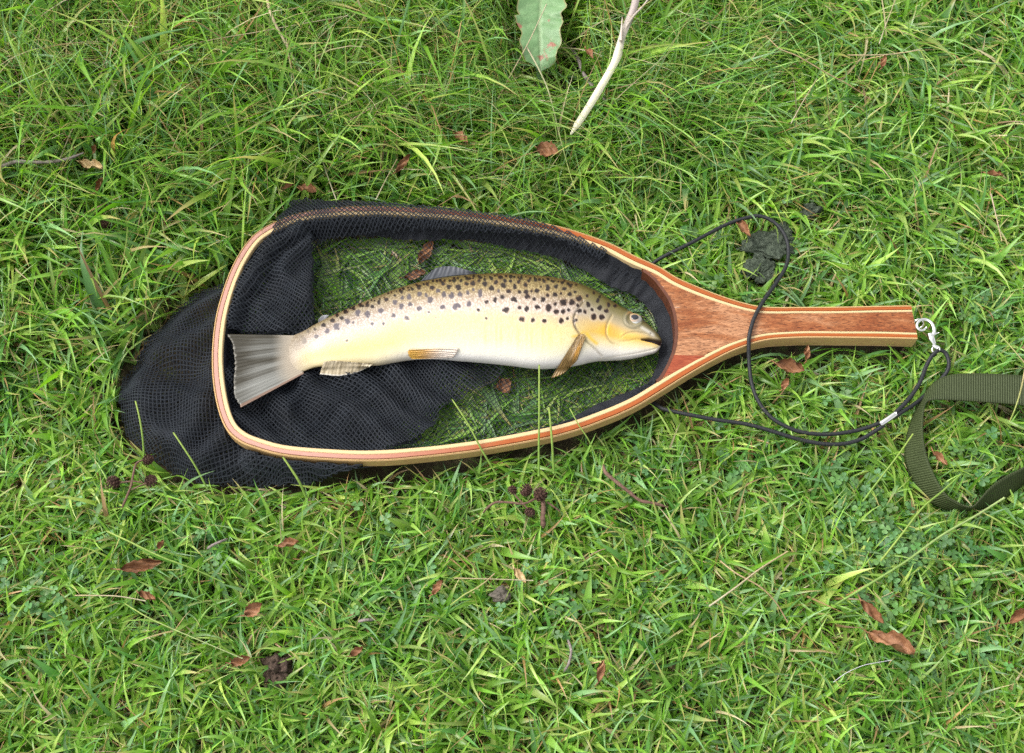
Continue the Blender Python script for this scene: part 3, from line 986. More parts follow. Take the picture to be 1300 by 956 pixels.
c3 = [(120, 355, 14), (65, 375, 14), (15, 408, 14), (185, 325, 10), (235, 297, 13), (290, 285, 10), (315, 280, 10), (365, 268, 14), (428, 240, 12), (465, 270, 16), (545, 235, 16), (590, 262, 16),
      (630, 215, 14), (680, 215, 12), (725, 200, 14), (720, 238, 14), (770, 233, 17), (775, 183, 12), (820, 185, 12), (815, 215, 13), (860, 205, 12), (860, 240, 17), (910, 200, 15), (910, 268, 18),
      (945, 228, 14), (1000, 250, 20), (1010, 212, 14), (975, 188, 14), (1055, 185, 13), (1055, 215, 12), (1085, 260, 17), (1115, 225, 13), (1130, 195, 14), (1165, 245, 15), (1190, 215, 12),
      (1240, 210, 14), (1250, 292, 18), (1280, 262, 8), (1210, 290, 10), (1170, 300, 17), (1180, 335, 17), (1120, 300, 12), (1040, 292, 16), (990, 335, 17), (1080, 355, 20), (935, 357, 17),
      (873, 375, 13), (810, 433, 13), (870, 497, 8), (1018, 433, 22), (1120, 415, 15), (1173, 425, 20), (1255, 415, 20), (1230, 350, 13), (1295, 355, 18), (1138, 503, 18), (1220, 512, 15),
      (1298, 515, 10), (660, 265, 20)]
g3 = [(240, 342, 13), (290, 335, 19), (185, 378, 19), (235, 408, 18), (80, 440, 22), (175, 475, 17), (275, 497, 17), (367, 425, 18), (300, 392, 17), (372, 316, 19), (420, 322, 14), (450, 357, 20),
      (508, 292, 16), (553, 318, 19), (610, 327, 20), (675, 315, 19), (733, 305, 16), (825, 300, 18), (825, 325, 15), (740, 388, 17), (545, 412, 19), (640, 410, 21), (660, 402, 18), (440, 450, 10),
      (490, 495, 5), (15, 540, 12), (100, 540, 10), (962, 288, 12), (775, 280, 10)]
c4 = [(125, 400, 14), (125, 100, 14), (190, 103, 10), (150, 150, 17), (215, 140, 15), (275, 158, 15), (260, 110, 12), (320, 135, 14), (315, 197, 15), (355, 180, 12), (205, 203, 17), (250, 190, 9),
      (150, 205, 14), (385, 230, 20), (333, 258, 19), (268, 260, 24), (205, 268, 13), (155, 300, 22), (215, 330, 18), (267, 328, 15), (305, 315, 13), (375, 283, 12), (252, 397, 18), (298, 378, 12),
      (358, 395, 13), (385, 325, 16), (430, 330, 14), (452, 277, 17), (482, 315, 12), (540, 300, 18), (590, 322, 15), (495, 368, 20), (555, 370, 17), (447, 210, 12), (525, 245, 14), (605, 277, 14),
      (655, 285, 12), (495, 190, 10), (540, 215, 10)]
d2 = [(455, 477, 11), (535, 462, 10), (578, 432, 10), (620, 420, 9), (675, 393, 14), (728, 368, 12), (755, 335, 10), (783, 350, 13), (805, 312, 11), (855, 295, 11), (895, 272, 13), (938, 272, 13)]
g2 = [(460, 540, 12), (500, 505, 14), (555, 490, 16), (628, 465, 14), (697, 432, 14), (753, 405, 17), (817, 373, 14), (880, 322, 17), (940, 330, 17), (853, 380, 8), (815, 490, 8)]
spots = [(470 + x / 5.909, 320 + y / 5.909, r / 5.909, 0) for x, y, r in c3] + [(470 + x / 5.909, 320 + y / 5.909, r / 5.909, 1) for x, y, r in g3]
spots += [(670 + x / 5.909, 340 + y / 5.909, r / 5.909, 0) for x, y, r in c4]
spots += [(270 + x / 4.782, 330 + y / 4.782, r / 4.782, 0) for x, y, r in d2] + [(270 + x / 4.782, 330 + y / 4.782, r / 4.782, 1) for x, y, r in g2]
r_ = np.random.default_rng(5)
for x in np.arange(440, 735, 5.2):                     # fine row of small marks along the very back
    yu = np.interp(-x, -Upx[:, 0], Upx[:, 1])
    spots.append((x + r_.uniform(-1.5, 1.5), yu + r_.uniform(1.0, 4.5), r_.uniform(0.9, 1.9), 0))
edge = wave(hpx_, hpy_, 4.0, 95) * 0.24 + wave(hpx_, hpy_, 1.6, 96) * 0.15
DARK = np.zeros((NS, half)); GREY = np.zeros((NS, half)); HALO = np.zeros((NS, half)); WARM = np.zeros((NS, half))
r2_ = np.random.default_rng(6)
for sx, sy, sr, gk in spots:
    ex, ey = r2_.uniform(0.85, 1.1), r2_.uniform(0.9, 1.15)
    rr = np.hypot((hpx_ - sx) / ex, (hpy_ - sy) / ey) / sr
    near = rr < 3
    a = np.where(near, 1 - sstep(0.88, 1.28, rr + edge), 0)
    if not gk and r2_.random() < 0.5: WARM = np.maximum(WARM, np.where(near, np.exp(-((rr - 1.12) / 0.22) ** 2), 0))
    if gk: GREY = np.maximum(GREY, a)
    else: DARK = np.maximum(DARK, a)
    HALO = np.maximum(HALO, np.where(near, np.exp(-((rr - 1.4) / 0.38) ** 2), 0))
halo_v = sstep(0.16, 0.34, vyy) * (1 - 0.5 * ht[..., 0])
C = blend(C, (0.76, 0.70, 0.68), 0.45 * HALO * halo_v)
C = blend(C, (0.070, 0.060, 0.085), 0.90 * GREY)
C = blend(C, (0.20, 0.075, 0.030), 0.55 * WARM)
C = blend(C, (0.016, 0.007, 0.007), 0.98 * DARK)
alpha = np.clip(0.62 * (1 - sstep(0.15, 0.52, vyy)), 0, 1) * (1 - ht[..., 0] * 0.9) * (1 - 0.8 * np.maximum(DARK, GREY)) + 0.22 * (1 - sstep(0.7, 0.9, vyy)) * (1 - ht[..., 0]) + 0.03
pe = (1 - sstep(366, 412, hpx_))
C = blend(C, (0.32, 0.268, 0.20), pe)
CA = np.concatenate([np.clip(C * np.array((0.76, 0.735, 0.70)), 0.005, 0.85), alpha[..., None]], -1)
full = np.zeros((NS, NK, 4))
jj = np.arange(NK)
jj = np.where(jj < half, jj, NK - jj)
full[:] = CA[:, jj]
fuv = np.stack(np.broadcast_arrays(np.r_[0, np.cumsum(np.linalg.norm(np.diff(Mid, axis=0), axis=1))][:, None], vang[:, jj] * 0.085 * 1.0), -1)
fish = empty('brown_trout', tuple(P(600, 430, 0.0165)), 'golden brown trout with dark spots lying on its side in the black net', 'fish')
FVn = FV.reshape(-1, 3)
nv = len(FVn)
capv = np.vstack([FV[0].mean(0), FV[-1].mean(0)])
j = np.arange(NK)
caps = np.vstack([np.stack([np.full(NK, nv), j, (j + 1) % NK], 1), np.stack([np.full(NK, nv + 1), (NS - 1) * NK + (j + 1) % NK, (NS - 1) * NK + j], 1)])
mesh('body', np.vstack([FVn, capv]), [grid_faces(NS, NK, closed_m=True)[:, ::-1], caps], M['skin'], fish,
     col=np.vstack([full.reshape(-1, 4), full[0, :1], full[-1, :1]]), uv=np.vstack([fuv.reshape(-1, 2), [[0, 0], [0, 0]]]))
vis_px, vis_py = to_px(FV[::4, :half:4])
vis_z = FV[::4, :half:4, 2]


def body_z(x, y, fallback):
    """height of the fish's upper flank at a pixel, or the fallback off the body"""
    x = np.asarray(x, float); y = np.asarray(y, float)
    d2_ = (vis_px.ravel()[None] - x.ravel()[:, None]) ** 2 + (vis_py.ravel()[None] - y.ravel()[:, None]) ** 2
    k = d2_.argmin(1)
    z = vis_z.ravel()[k]
    return np.where(d2_.min(1) < 12, z, fallback).reshape(x.shape)


def fin(name, base, edge_, zb, ze, colour, rays, na=90, nb=26, lift=None, ripple=0.00014, droop=0.0):
    B, E = crom(np.array(base, float), na), crom(np.array(edge_, float), na)
    t = np.linspace(0, 1, nb)[None, :, None]
    q = B[:, None] * (1 - t) + E[:, None] * t
    rag = 1 + 0.010 * wave(np.linspace(0, 1, na), np.zeros(na), 0.08, 720 + rays)
    q = B[:, None] * (1 - t * rag[:, None, None]) + E[:, None] * t * rag[:, None, None]
    # the outer margin is notched between the rays
    a = np.linspace(0, 1, na)[:, None]
    z = zb * (1 - t[..., 0]) + ze * t[..., 0] + np.zeros((na, nb))
    if lift is not None:
        zz = body_z(q[..., 0], q[..., 1], -1)
        z = np.where(zz > 0, np.maximum(zz + lift, z), z)
        for _ in range(4):
            z[:, 1:-1] = (z[:, :-2] + z[:, 1:-1] + z[:, 2:]) / 3
    ph = a * rays * 2 * np.pi + 0.6 * np.sin(a * 17)
    z = z + ripple * np.sin(ph) * (0.3 + 0.7 * t[..., 0]) + droop * np.sin(a * np.pi * 3) * t[..., 0]
    W = P(q[..., 0], q[..., 1], z)
    aa, bb_ = np.broadcast_to(a, (na, nb)), np.broadcast_to(t[..., 0], (na, nb))
    ray = 0.30 * np.sin(ph) + 0.55 * wave(aa, bb_ * 0.05, 0.9 / rays, 700 + rays) + 0.35 * wave(aa, bb_ * 0.3, 0.16, 701)
    c = colour(aa, bb_, ray)
    lower_ = W.copy(); lower_[..., 2] -= 0.0007
    n0 = na * nb
    F_ = [grid_faces(na, nb), grid_faces(na, nb)[:, ::-1] + n0]
    rim = []
    loop = [i * nb for i in range(na)] + [(na - 1) * nb + k for k in range(1, nb)] + [i * nb + nb - 1 for i in range(na - 2, -1, -1)] + [k for k in range(nb - 2, 0, -1)]
    for i in range(len(loop)):
        p, r = loop[i], loop[(i + 1) % len(loop)]
        rim.append([r, p, p + n0, r + n0])
    return mesh(name, np.vstack([W.reshape(-1, 3), lower_.reshape(-1, 3)]), [np.vstack(F_ + [np.array(rim)])], M['fin'], fish, col=np.vstack([c.reshape(-1, 3)] * 2))


def mix3(a, b, k):
    k = np.clip(k, 0, 1)[..., None]
    return np.array(a) * (1 - k) + np.array(b) * k


def tail_col(a, b, ray):
    k = 0.85 * np.exp(-((a - 0.06) / 0.16) ** 2) + 0.8 * np.exp(-((a - 0.47) / 0.09) ** 2) + 0.6 * np.exp(-((a - 0.66) / 0.05) ** 2) + 0.5 * np.exp(-((a - 0.3) / 0.05) ** 2)
    fine = wave(a * 1.0, b * 0.03, 0.035, 501) * 0.5 + wave(a * 1.0, b * 0.02, 0.014, 502) * 0.45
    k = k * sstep(0.05, 0.45, b) + 0.45 * sstep(0.6, 1, b) + (0.42 * fine + 0.10 * ray) * sstep(0.1, 0.4, b)
    c = mix3((0.20, 0.20, 0.18), (0.026, 0.021, 0.009), 0.16 + k)
    c = c * (1 - (1 - sstep(0.10, 0.42, b))[..., None]) + np.array((0.30, 0.25, 0.185)) * (1 - sstep(0.10, 0.42, b))[..., None]
    wv = 0.35 * sstep(0.955, 0.99, b) * sstep(-0.2, 0.5, wave(a, 0 * a, 0.05, 503)) * (a < 0.8)
    c = blend(c, (0.45, 0.43, 0.37), wv)
    return np.where((a > 0.96)[..., None], np.array((0.22, 0.14, 0.10)), c)


ztl = ZC[-1]
fin('tail_fin', [(382, 426), (378, 440), (378, 455), (382, 466), (386, 474)], [(288, 424), (294, 434), (296.5, 446), (298, 464), (297, 482), (297.5, 498), (301, 509), (306, 517)], ztl + 0.001, 0.0365, tail_col, 20, 150, 44, None, 0.00018, 0.0010)
fin('dorsal_fin', [(534, 357), (550, 354), (575, 350), (607, 347.5)], [(545, 346), (555, 340), (574, 338), (603, 345.5)], 0.036, 0.038, lambda a, b, r: mix3((0.085, 0.092, 0.105), (0.022, 0.025, 0.032), 0.5 + 0.6 * r), 11, 70, 16)
fin('adipose_fin', [(415, 404.5), (409, 408), (404, 410.5)], [(418, 400), (410, 400.5), (404, 405.5)], 0.028, 0.031, lambda a, b, r: mix3((0.42, 0.42, 0.44), (0.30, 0.30, 0.33), b), 2, 20, 8)
fin('anal_fin', [(474, 462), (450, 460), (425, 458), (411, 459)], [(470, 465), (452, 473), (430, 477), (406, 475)], 0.032, 0.026, lambda a, b, r: mix3(mix3((0.52, 0.44, 0.30), (0.22, 0.17, 0.09), 0.45 + 0.55 * r), (0.66, 0.62, 0.54), sstep(0.88, 1, b)), 13, 80, 20, 0.001)
fin('pelvic_fin', [(582, 442), (580, 447), (576, 453), (570, 454.5)], [(519, 444), (518, 447), (519, 451), (522.5, 455.5)], 0.036, 0.036, lambda a, b, r: mix3(mix3((0.62, 0.54, 0.46), (0.50, 0.29, 0.09), sstep(0.2, 0.75, b)), (0.70, 0.42, 0.03), 0.7 * sstep(0.55, 1, b) * (0.6 + 0.4 * r)), 9, 60, 30, 0.0014, 0.0003)
fin('pectoral_fin', [(731, 429), (735, 424.5), (740, 424), (744, 427)], [(699.6, 480), (708, 477), (717, 472.5), (733, 457)], 0.044, 0.034, lambda a, b, r: mix3(mix3((0.36, 0.22, 0.07), (0.16, 0.10, 0.035), 0.5 + 0.6 * r), (0.62, 0.30, 0.03), 0.9 * np.exp(-((a - 0.75) / 0.14) ** 2) * np.exp(-((b - 0.55) / 0.25) ** 2)) + np.array((0.25, 0.22, 0.18)) * (np.exp(-((a - 0.55) / 0.09) ** 2) * np.exp(-((b - 0.45) / 0.2) ** 2))[..., None], 10, 70, 40, 0.0016, 0.0003)

# eye: a glassy cap with silver iris, a black pupil set in it
er_, ea_ = np.meshgrid(np.linspace(0, 1, 14), np.linspace(0, 2 * np.pi, 40, endpoint=False), indexing='ij')
ez = float(body_z(np.array([EYE[0]]), np.array([EYE[1]]), 0.045)[0])
ec = P(EYE[0], EYE[1], ez)
RX, RY = 0.0073, 0.0060


def cap(rad, hgt, lift):
    return np.stack([ec[0] + RX * rad * er_ * np.cos(ea_), ec[1] + RY * rad * er_ * np.sin(ea_) + lift * 0.3, ec[2] + lift + hgt * np.sqrt(np.clip(1 - (er_ * 0.98) ** 2, 0, 1)) - 0.10 * (RY * er_ * np.sin(ea_))], -1)


ic = mix3((0.36, 0.30, 0.25), (0.42, 0.40, 0.36), er_)
ic = ic * 0.50
ic = blend(ic, (0.40, 0.42, 0.41), sstep(0.55, 0.75, er_) * sstep(-0.1, 0.6, np.cos(ea_ - 3.9)))
ic = blend(ic, (0.10, 0.09, 0.06), sstep(0.9, 1.0, er_))
ic = blend(ic, (0.62, 0.40, 0.22), 0.6 * np.exp(-((er_ - 0.48) / 0.12) ** 2) * (0.5 + 0.5 * np.cos(ea_ - 3.6)))
ic = blend(ic, (0.35, 0.22, 0.10), 0.85 * sstep(0.1, 0.7, np.sin(ea_ - 0.2)) * sstep(0.5, 0.75, er_))
eye = mesh('eye', cap(1.0, 0.0020, -0.0002), grid_faces(14, 40, closed_m=True), M['eye'], fish, col=ic.reshape(-1, 3))
pc = cap(0.45, 0.0006, 0.0017)
pc[..., 0] += 0.0009; pc[..., 1] += 0.0008; pc[..., 2] -= 0.0002
mesh('pupil', pc, grid_faces(14, 40, closed_m=True), M['eye'], eye, col=np.broadcast_to(np.array((0.008, 0.009, 0.014)), (560, 3)).copy())

# ------------------------------------------------------------------ lanyard with its clip
lan = empty('lanyard', tuple(np.r_[P(1060, 470, 0)[:2], 0]), 'thin black cord lanyard looped across the wooden grip, ending in a silver clip', 'lanyard')


def path3(pts, n):
    a = np.array(pts, float)
    return crom(P(a[:, 0], a[:, 1], a[:, 2]), n)


CA_ = [(826, 337, .022), (840, 327, .027), (880, 307, .032), (920, 286, .034), (948, 276.5, .036), (966, 274.5, .037), (984, 283, .037), (997, 300, .036), (1001, 320, .035), (997, 340, .036), (984, 361, .039), (968, 384, .0435),
       (957, 405, .0445), (951.5, 425, .0445), (950.5, 438, .041), (951, 460, .034), (954, 485, .031), (962, 508, .030), (977, 528, .029), (997, 541, .029), (1020, 549, .029), (1050, 551.5, .029), (1080, 548, .030), (1100, 543, .031), (1120, 536, .033)]
CB_ = [(828, 510, .022), (842, 519, .027), (870, 525.5, .030), (910, 533, .030), (950, 539, .030), (985, 549, .030), (1015, 558, .029), (1045, 563.5, .029), (1070, 563.5, .029), (1092, 558, .030), (1108, 549, .031), (1122, 540, .033)]
CC_ = [(1132, 528, .034), (1146, 515, .034), (1158, 501, .034), (1168, 485, .034), (1175, 467, .034), (1181, 455, .036), (1188, 447, .038), (1194, 444.5, .038), (1201, 449, .037), (1204.5, 460, .036), (1203, 470, .034), (1196, 480, .031), (1184, 492, .029), (1172, 504, .029), (1158, 515, .031), (1146, 522.5, .033), (1134, 531, .034)]
parts = []
for c_ in (CA_, CB_, CC_):
    p = path3(c_, 260)
    rr = 0.0018 + 0.00006 * np.sin(np.arange(260) * 1.9)
    parts.append(tube(p, rr, 10)[:2])
v, f = join(parts)
mesh('cord', v, f, M['cord'], lan)
fp = path3([(1117, 539, .034), (1127, 532.5, .035), (1137, 525.5, .035)], 14)
tt2, ss2, nn2 = frames(fp)
parts = [tube(fp, np.r_[0.0022, np.full(12, 0.0026), 0.0022], 14)[:2]]
v, f = join(parts)
mesh('ferrule', v, f, M['metal'], lan)
# lobster clip: hooked body, thumb lever, swivel eye
hook = path3([(1183.5, 428, .040), (1186, 420, .041), (1183, 411, .0415), (1176, 406, .041), (1168.5, 406.5, .041), (1164, 412, .041), (1166, 418, .0405), (1171, 419.5, .040), (1176, 416, .040)], 50)
parts = [tube(hook, np.linspace(0.0019, 0.0011, 50), 10)[:2]]
bodyp = path3([(1180, 424, .040), (1183, 431, .040), (1186, 437, .039)], 20)
parts.append(tube(bodyp, np.r_[np.linspace(0.0022, 0.0031, 10), np.linspace(0.0031, 0.0020, 10)], 12)[:2])
v, f = join(parts)
clip = mesh('clip', v, f, M['metal'], lan)
v, f, uv = tube(path3([(1181, 427, .0415), (1186, 424.5, .042), (1191.5, 422.5, .042)], 10), np.linspace(0.0014, 0.0006, 10), 10)
mesh('clip_lever', v, f, M['metal'], clip)
a_ = np.linspace(0, 2 * np.pi, 30)
sc_ = P(1188, 443.5, .0385)
parts = [tube(path3([(1184, 438, .039), (1187.5, 440.5, .039), (1190.5, 442, .039)], 8), 0.0021, 12)[:2],
         tube(np.c_[sc_[0] + 0.0030 * np.cos(a_), sc_[1] + 0.0026 * np.sin(a_), sc_[2] + 0.0014 * np.sin(a_ + 0.8)], 0.0009, 8, False)[:2]]
v, f = join(parts)
mesh('swivel', v, f, M['metal'], clip)

# ------------------------------------------------------------------ webbing strap
EA = [(1345, 483, .034), (1300, 477, .035), (1275, 475, .0355), (1249, 474, .0355), (1225, 474, .0355), (1208, 475.5, .035), (1194, 480, .034), (1182, 488.5, .032), (1171, 503, .029), (1160, 525, .024), (1151, 552, .020), (1148.5, 584, .017), (1160, 614, .015), (1177, 636, .014),
      (1195, 646, .014), (1214, 650, .014), (1232, 648.5, .014), (1248, 646, .014), (1266, 639, .014), (1284, 628, .014), (1300, 616, .014), (1340, 590, .014)]
EB = [(1345, 520, .034), (1300, 514.5, .035), (1275, 512, .0355), (1249, 510, .0355), (1225, 508.5, .036), (1208, 507.5, .036), (1194, 507, .036), (1183, 507.5, .036), (1175.5, 511, .036), (1172, 521, .036), (1171, 548, .035), (1176, 578, .034), (1188, 608, .034), (1202, 629.5, .034),
      (1214, 637.5, .034), (1225, 643, .034), (1236, 643.5, .034), (1247, 632, .034), (1260, 617.5, .034), (1280, 604, .034), (1300, 594, .034), (1340, 570, .034)]
NSt, MSt = 260, 9
ea, eb = np.array(EA), np.array(EB)
ctrl = np.c_[P(ea[:, 0], ea[:, 1], ea[:, 2]), P(eb[:, 0], eb[:, 1], eb[:, 2])]
cc = crom(ctrl, NSt)
tS = np.linspace(0, 1, MSt)[None, :, None]
SV = cc[:, None, :3] * (1 - tS) + cc[:, None, 3:] * tS
mid_s = SV[:, MSt // 2]
sl_len = np.r_[0, np.cumsum(np.linalg.norm(np.diff(mid_s, axis=0), axis=1))]
suv = np.stack(np.broadcast_arrays(sl_len[:, None], tS[0, :, 0][None] * 0.026), -1)
# thickness: a second skin along the normal
du = np.gradient(SV, axis=0); dv = np.gradient(SV, axis=1)
nn_ = np.cross(du, dv); nn_ /= np.linalg.norm(nn_, axis=2)[..., None] + 1e-12
SB = SV - nn_ * 0.0012
n0 = NSt * MSt
loop = [i * MSt for i in range(NSt)] + [(NSt - 1) * MSt + k for k in range(1, MSt)] + [i * MSt + MSt - 1 for i in range(NSt - 2, -1, -1)] + [k for k in range(MSt - 2, 0, -1)]
rim = np.array([[loop[i], loop[(i + 1) % len(loop)], loop[(i + 1) % len(loop)] + n0, loop[i] + n0] for i in range(len(loop))])
tag(mesh('strap', np.vstack([SV.reshape(-1, 3), SB.reshape(-1, 3)]), [np.vstack([grid_faces(NSt, MSt)[:, ::-1], grid_faces(NSt, MSt) + n0, rim])], M['webbing'], uv=np.vstack([suv.reshape(-1, 2)] * 2)),
    'olive green woven webbing strap looped on the grass beyond the end of the grip', 'strap')
STRAP = np.vstack([cc[:, :2], cc[::-1, 3:5]])
STRAP_BOX = STRAP

# ------------------------------------------------------------------ fallen leaves
def dry_leaf(x, y, z, L, W, ang, curl, label, mat='dry_leaf', tilt=0.15, seed=0, group='dead leaves scattered over the lawn'):
    """ovate leaf on a curled, crumpled grid, midrib raised, with a stub of stalk"""
    r = np.random.default_rng(seed + 100)
    L *= 0.00069; W *= 0.00069 * 1.05
    n_, m2 = 22, 13
    u = np.linspace(0, 1, n_)[:, None]; q = np.linspace(-1, 1, m2)[None]
    prof = np.sin(np.pi * np.clip(u, 0, 1) ** 0.8) ** 0.75 * (1 + 0.10 * np.sin(u * 31 + seed))
    hw = W / 2 * prof
    curl = min(curl * 1.25, 1.5)
    cang = curl * q * (0.75 + 0.5 * u) * np.pi * 0.5
    rad = hw / max(abs(curl) * np.pi * 0.5, 1e-3)
    yy = rad * np.sin(cang)
    zz = rad * (1 - np.cos(cang)) + 0.0006 * np.abs(np.sin(u * 30 + np.abs(q) * 2.2)) * np.abs(q)
    xx = (u - 0.5) * L + 0 * q
    zz = zz + L * 0.16 * (u - 0.5) ** 2 * r.uniform(-1, 2.4) + L * 0.06 * np.sin(u * 7 + q * 3 + seed) + L * 0.05 * np.sin(u * 17 + q * 5 + 3 * seed) * np.abs(q) + L * 0.045 * np.sin(q * 6 + u * 11 + 2 * seed)
    V = np.stack([xx, yy + 0 * u, zz], -1)
    k = V.reshape(-1, 3)
    back = k - np.array([0, 0, 0.0004])
    a = math.radians(ang)
    rot = np.array(Euler((r.uniform(-tilt, tilt), r.uniform(-tilt, tilt), 0)).to_matrix())
    rz = np.array([[math.cos(a), -math.sin(a), 0], [math.sin(a), math.cos(a), 0], [0, 0, 1]])
    st_ = tube(np.array([[-L * 0.5, 0, 0.0005], [-L * 0.62, 0.001, 0.001], [-L * 0.72, 0.002, 0.0005]]), np.array([0.0006, 0.0005, 0.0004]), 6)
    n0 = n_ * m2
    vv_, ff = join([(np.vstack([k, back]), [np.vstack([grid_faces(n_, m2), grid_faces(n_, m2)[:, ::-1] + n0])]), st_[:2]])
    vv_ = vv_ @ rot.T @ rz.T
    c = P(x, y, z)
    vv_ = vv_ + c
    vv_[:, 2] -= min(0, vv_[:, 2].min() - 0.004)
    clear(x, y, max(L, W) / 0.00069 * 0.50, z, z - 0.004)
    return tag(mesh('dry_leaf', vv_, ff, M[mat]), label, 'leaf', group)


LEAVES = [
    (117, 210, 38, 16, -18, 0.5, 0.030, 'tan_leaf', 'pale tan rolled leaf beside the grey twig on the left'),
    (128, 236, 26, 18, 75, 1.2, 0.030, 'dry_leaf', 'tightly curled brown leaf just below the pale rolled leaf at left'),
    (120, 189, 16, 11, 100, 0.9, 0.026, 'dry_leaf', 'small dark brown leaf just above the grey twig on the left'),
    (585, 176, 28, 17, -45, 0.6, 0.032, 'dry_leaf', 'brown oval leaf in the long grass below the dock leaf, left of the pale stalk'),
    (696, 192, 32, 27, -25, 0.5, 0.034, 'dry_leaf', 'broad pale brown leaf by the tip of the bleached stalk'),
    (512, 207, 32, 13, 50, 0.7, 0.028, 'dry_leaf', 'narrow dull brown leaf in the grass above the middle of the net'),
    (391, 242, 28, 18, -20, 0.9, 0.031, 'dry_leaf', 'light brown leaf touching the net folded over the hoop'),
    (366, 237, 14, 11, 30, 0.8, 0.028, 'dry_leaf', 'tiny brown leaf at the top left corner of the net fold'),
    (944, 291, 36, 17, -65, 0.9, 0.029, 'dry_leaf', 'reddish brown curled leaf under the cord loop beside the dark dropping'),
    (1003, 466, 38, 26, -10, 0.8, 0.030, 'dry_leaf', 'large brown curled leaf below the wooden grip'),
    (1024, 449, 24, 12, 80, 0.8, 0.026, 'dry_leaf', 'small upright brown leaf tucked under the lower edge of the grip'),
    (997, 488, 18, 12, 60, 0.7, 0.026, 'dry_leaf', 'small brown leaf just below the large leaf under the grip'),
    (1107, 777, 36, 20, -45, 0.9, 0.030, 'dry_leaf', 'narrow brown leaf above the large leaf at lower right'),
    (1132, 816, 54, 26, -28, 0.7, 0.030, 'dry_leaf', 'largest brown leaf lying in the short grass at lower right'),
    (1295, 783, 30, 22, 30, 1.0, 0.028, 'dry_leaf', 'brown leaf cut by the right edge of the picture'),
    (1193, 582, 24, 11, -50, 0.7, 0.027, 'dry_leaf', 'small orange brown leaf inside the strap loop'),
    (179, 718, 48, 17, 18, 0.5, 0.029, 'dry_leaf', 'long flat brown leaf crossed by a grass stem at lower left'),
    (187, 758, 22, 14, -20, 0.8, 0.026, 'dry_leaf', 'small brown leaf under the long flat leaf at lower left'),
    (322, 773, 24, 19, 35, 0.6, 0.028, 'dry_leaf', 'squarish brown leaf above the dark soil clod'),
    (305, 839, 23, 15, 20, 0.7, 0.027, 'dry_leaf', 'orange brown leaf left of the dark soil clod'),
    (367, 691, 26, 14, 10, 0.7, 0.026, 'dry_leaf', 'brown leaf half hidden in grass below the net bag'),
    (205, 692, 14, 12, 70, 1.0, 0.025, 'dry_leaf', 'tiny dark curled leaf right above the long flat leaf at lower left'),
    (1263, 222, 22, 12, -10, 0.9, 0.028, 'dry_leaf', 'small brown curled leaf near the right edge in the upper lawn'),
    (1122, 79, 20, 11, 70, 0.7, 0.028, 'dry_leaf', 'reddish leaf below the pale level stem in the upper right'),
    (540, 322, 40, 17, 65, 0.4, 0.010, 'dry_leaf', 'brown leaf seen through the net above the dorsal fin'),
    (527, 350, 30, 14, 15, 0.4, 0.011, 'dry_leaf', 'dark brown leaf under the net beside the dorsal fin'),
    (640, 490, 24, 22, -60, 0.4, 0.010, 'dry_leaf', 'round brown leaf seen through the net below the belly'),
    (748, 68, 22, 12, -60, 0.8, 0.026, 'dry_leaf', 'dark brown leaf in the shade between the dock leaf and pale stalk'),
    (763, 852, 26, 11, 75, 0.6, 0.026, 'dry_leaf', 'narrow brown leaf standing at the bottom of the lawn, middle right'),
    (453, 828, 18, 12, 40, 0.7, 0.026, 'dry_leaf', 'small faded brown leaf at the bottom of the lawn, left of middle'),
    (556, 746, 20, 12, 55, 0.6, 0.024, 'dry_leaf', 'orange brown leaf sunk in the grass left of the grey stone'),
    (660, 731, 22, 11, -50, 0.6, 0.028, 'tan_leaf', 'pale straw coloured leaf just above the grey stone'),
]
for k, (x, y, L, W, ang, curl, z, mt, lab) in enumerate(LEAVES):
    if z > 0.02:
        z += 0.030 * max(0.0, 1 - y / 320) + 0.003
    dry_leaf(x, y, z, L, W, ang, curl, lab, mt, 0.12 if z < 0.015 else 0.35, k)


# ------------------------------------------------------------------ twigs and cones
def cone_mesh(c, R, axis, seed):
    r = np.random.default_rng(seed)
    ax = np.array(axis, float); ax /= np.linalg.norm(ax)
    s = np.cross(ax, [0, 0, 1.0]); s /= np.linalg.norm(s)
    q = np.cross(s, ax)
    parts = []
    prof = tube(np.array([c + ax * R * t for t in np.linspace(-1.1, 1.1, 8)]), R * 0.58 * np.sqrt(np.clip(1 - np.linspace(-0.98, 0.98, 8) ** 2, 0, 1)), 10)[:2]
    parts.append(prof)
    for k in range(46):
        h = -0.95 + 1.9 * k / 45
        a = k * 2.39996
        rd = R * 0.9 * math.sqrt(max(0.05, 1 - h * h))
        out = s * math.cos(a) + q * math.sin(a)
        tg = -s * math.sin(a) + q * math.cos(a)
        p0 = c + ax * R * 1.15 * h + out * rd * 0.6
        p1 = c + ax * R * (1.15 * h + 0.12) + out * rd * 1.28
        wd = R * r.uniform(0.16, 0.28)
        v = np.array([p0 - tg * wd * 0.5, p0 + tg * wd * 0.5, p1 + tg * wd, p1 - tg * wd, p1 + tg * wd * 0.9 + ax * R * 0.16, p1 - tg * wd * 0.9 + ax * R * 0.16, p0 + ax * R * 0.2])
        parts.append((v, [np.array([[0, 1, 2, 3], [3, 2, 4, 5]]), np.array([[5, 4, 6], [1, 6, 4], [0, 3, 6]])]))
    return join(parts)


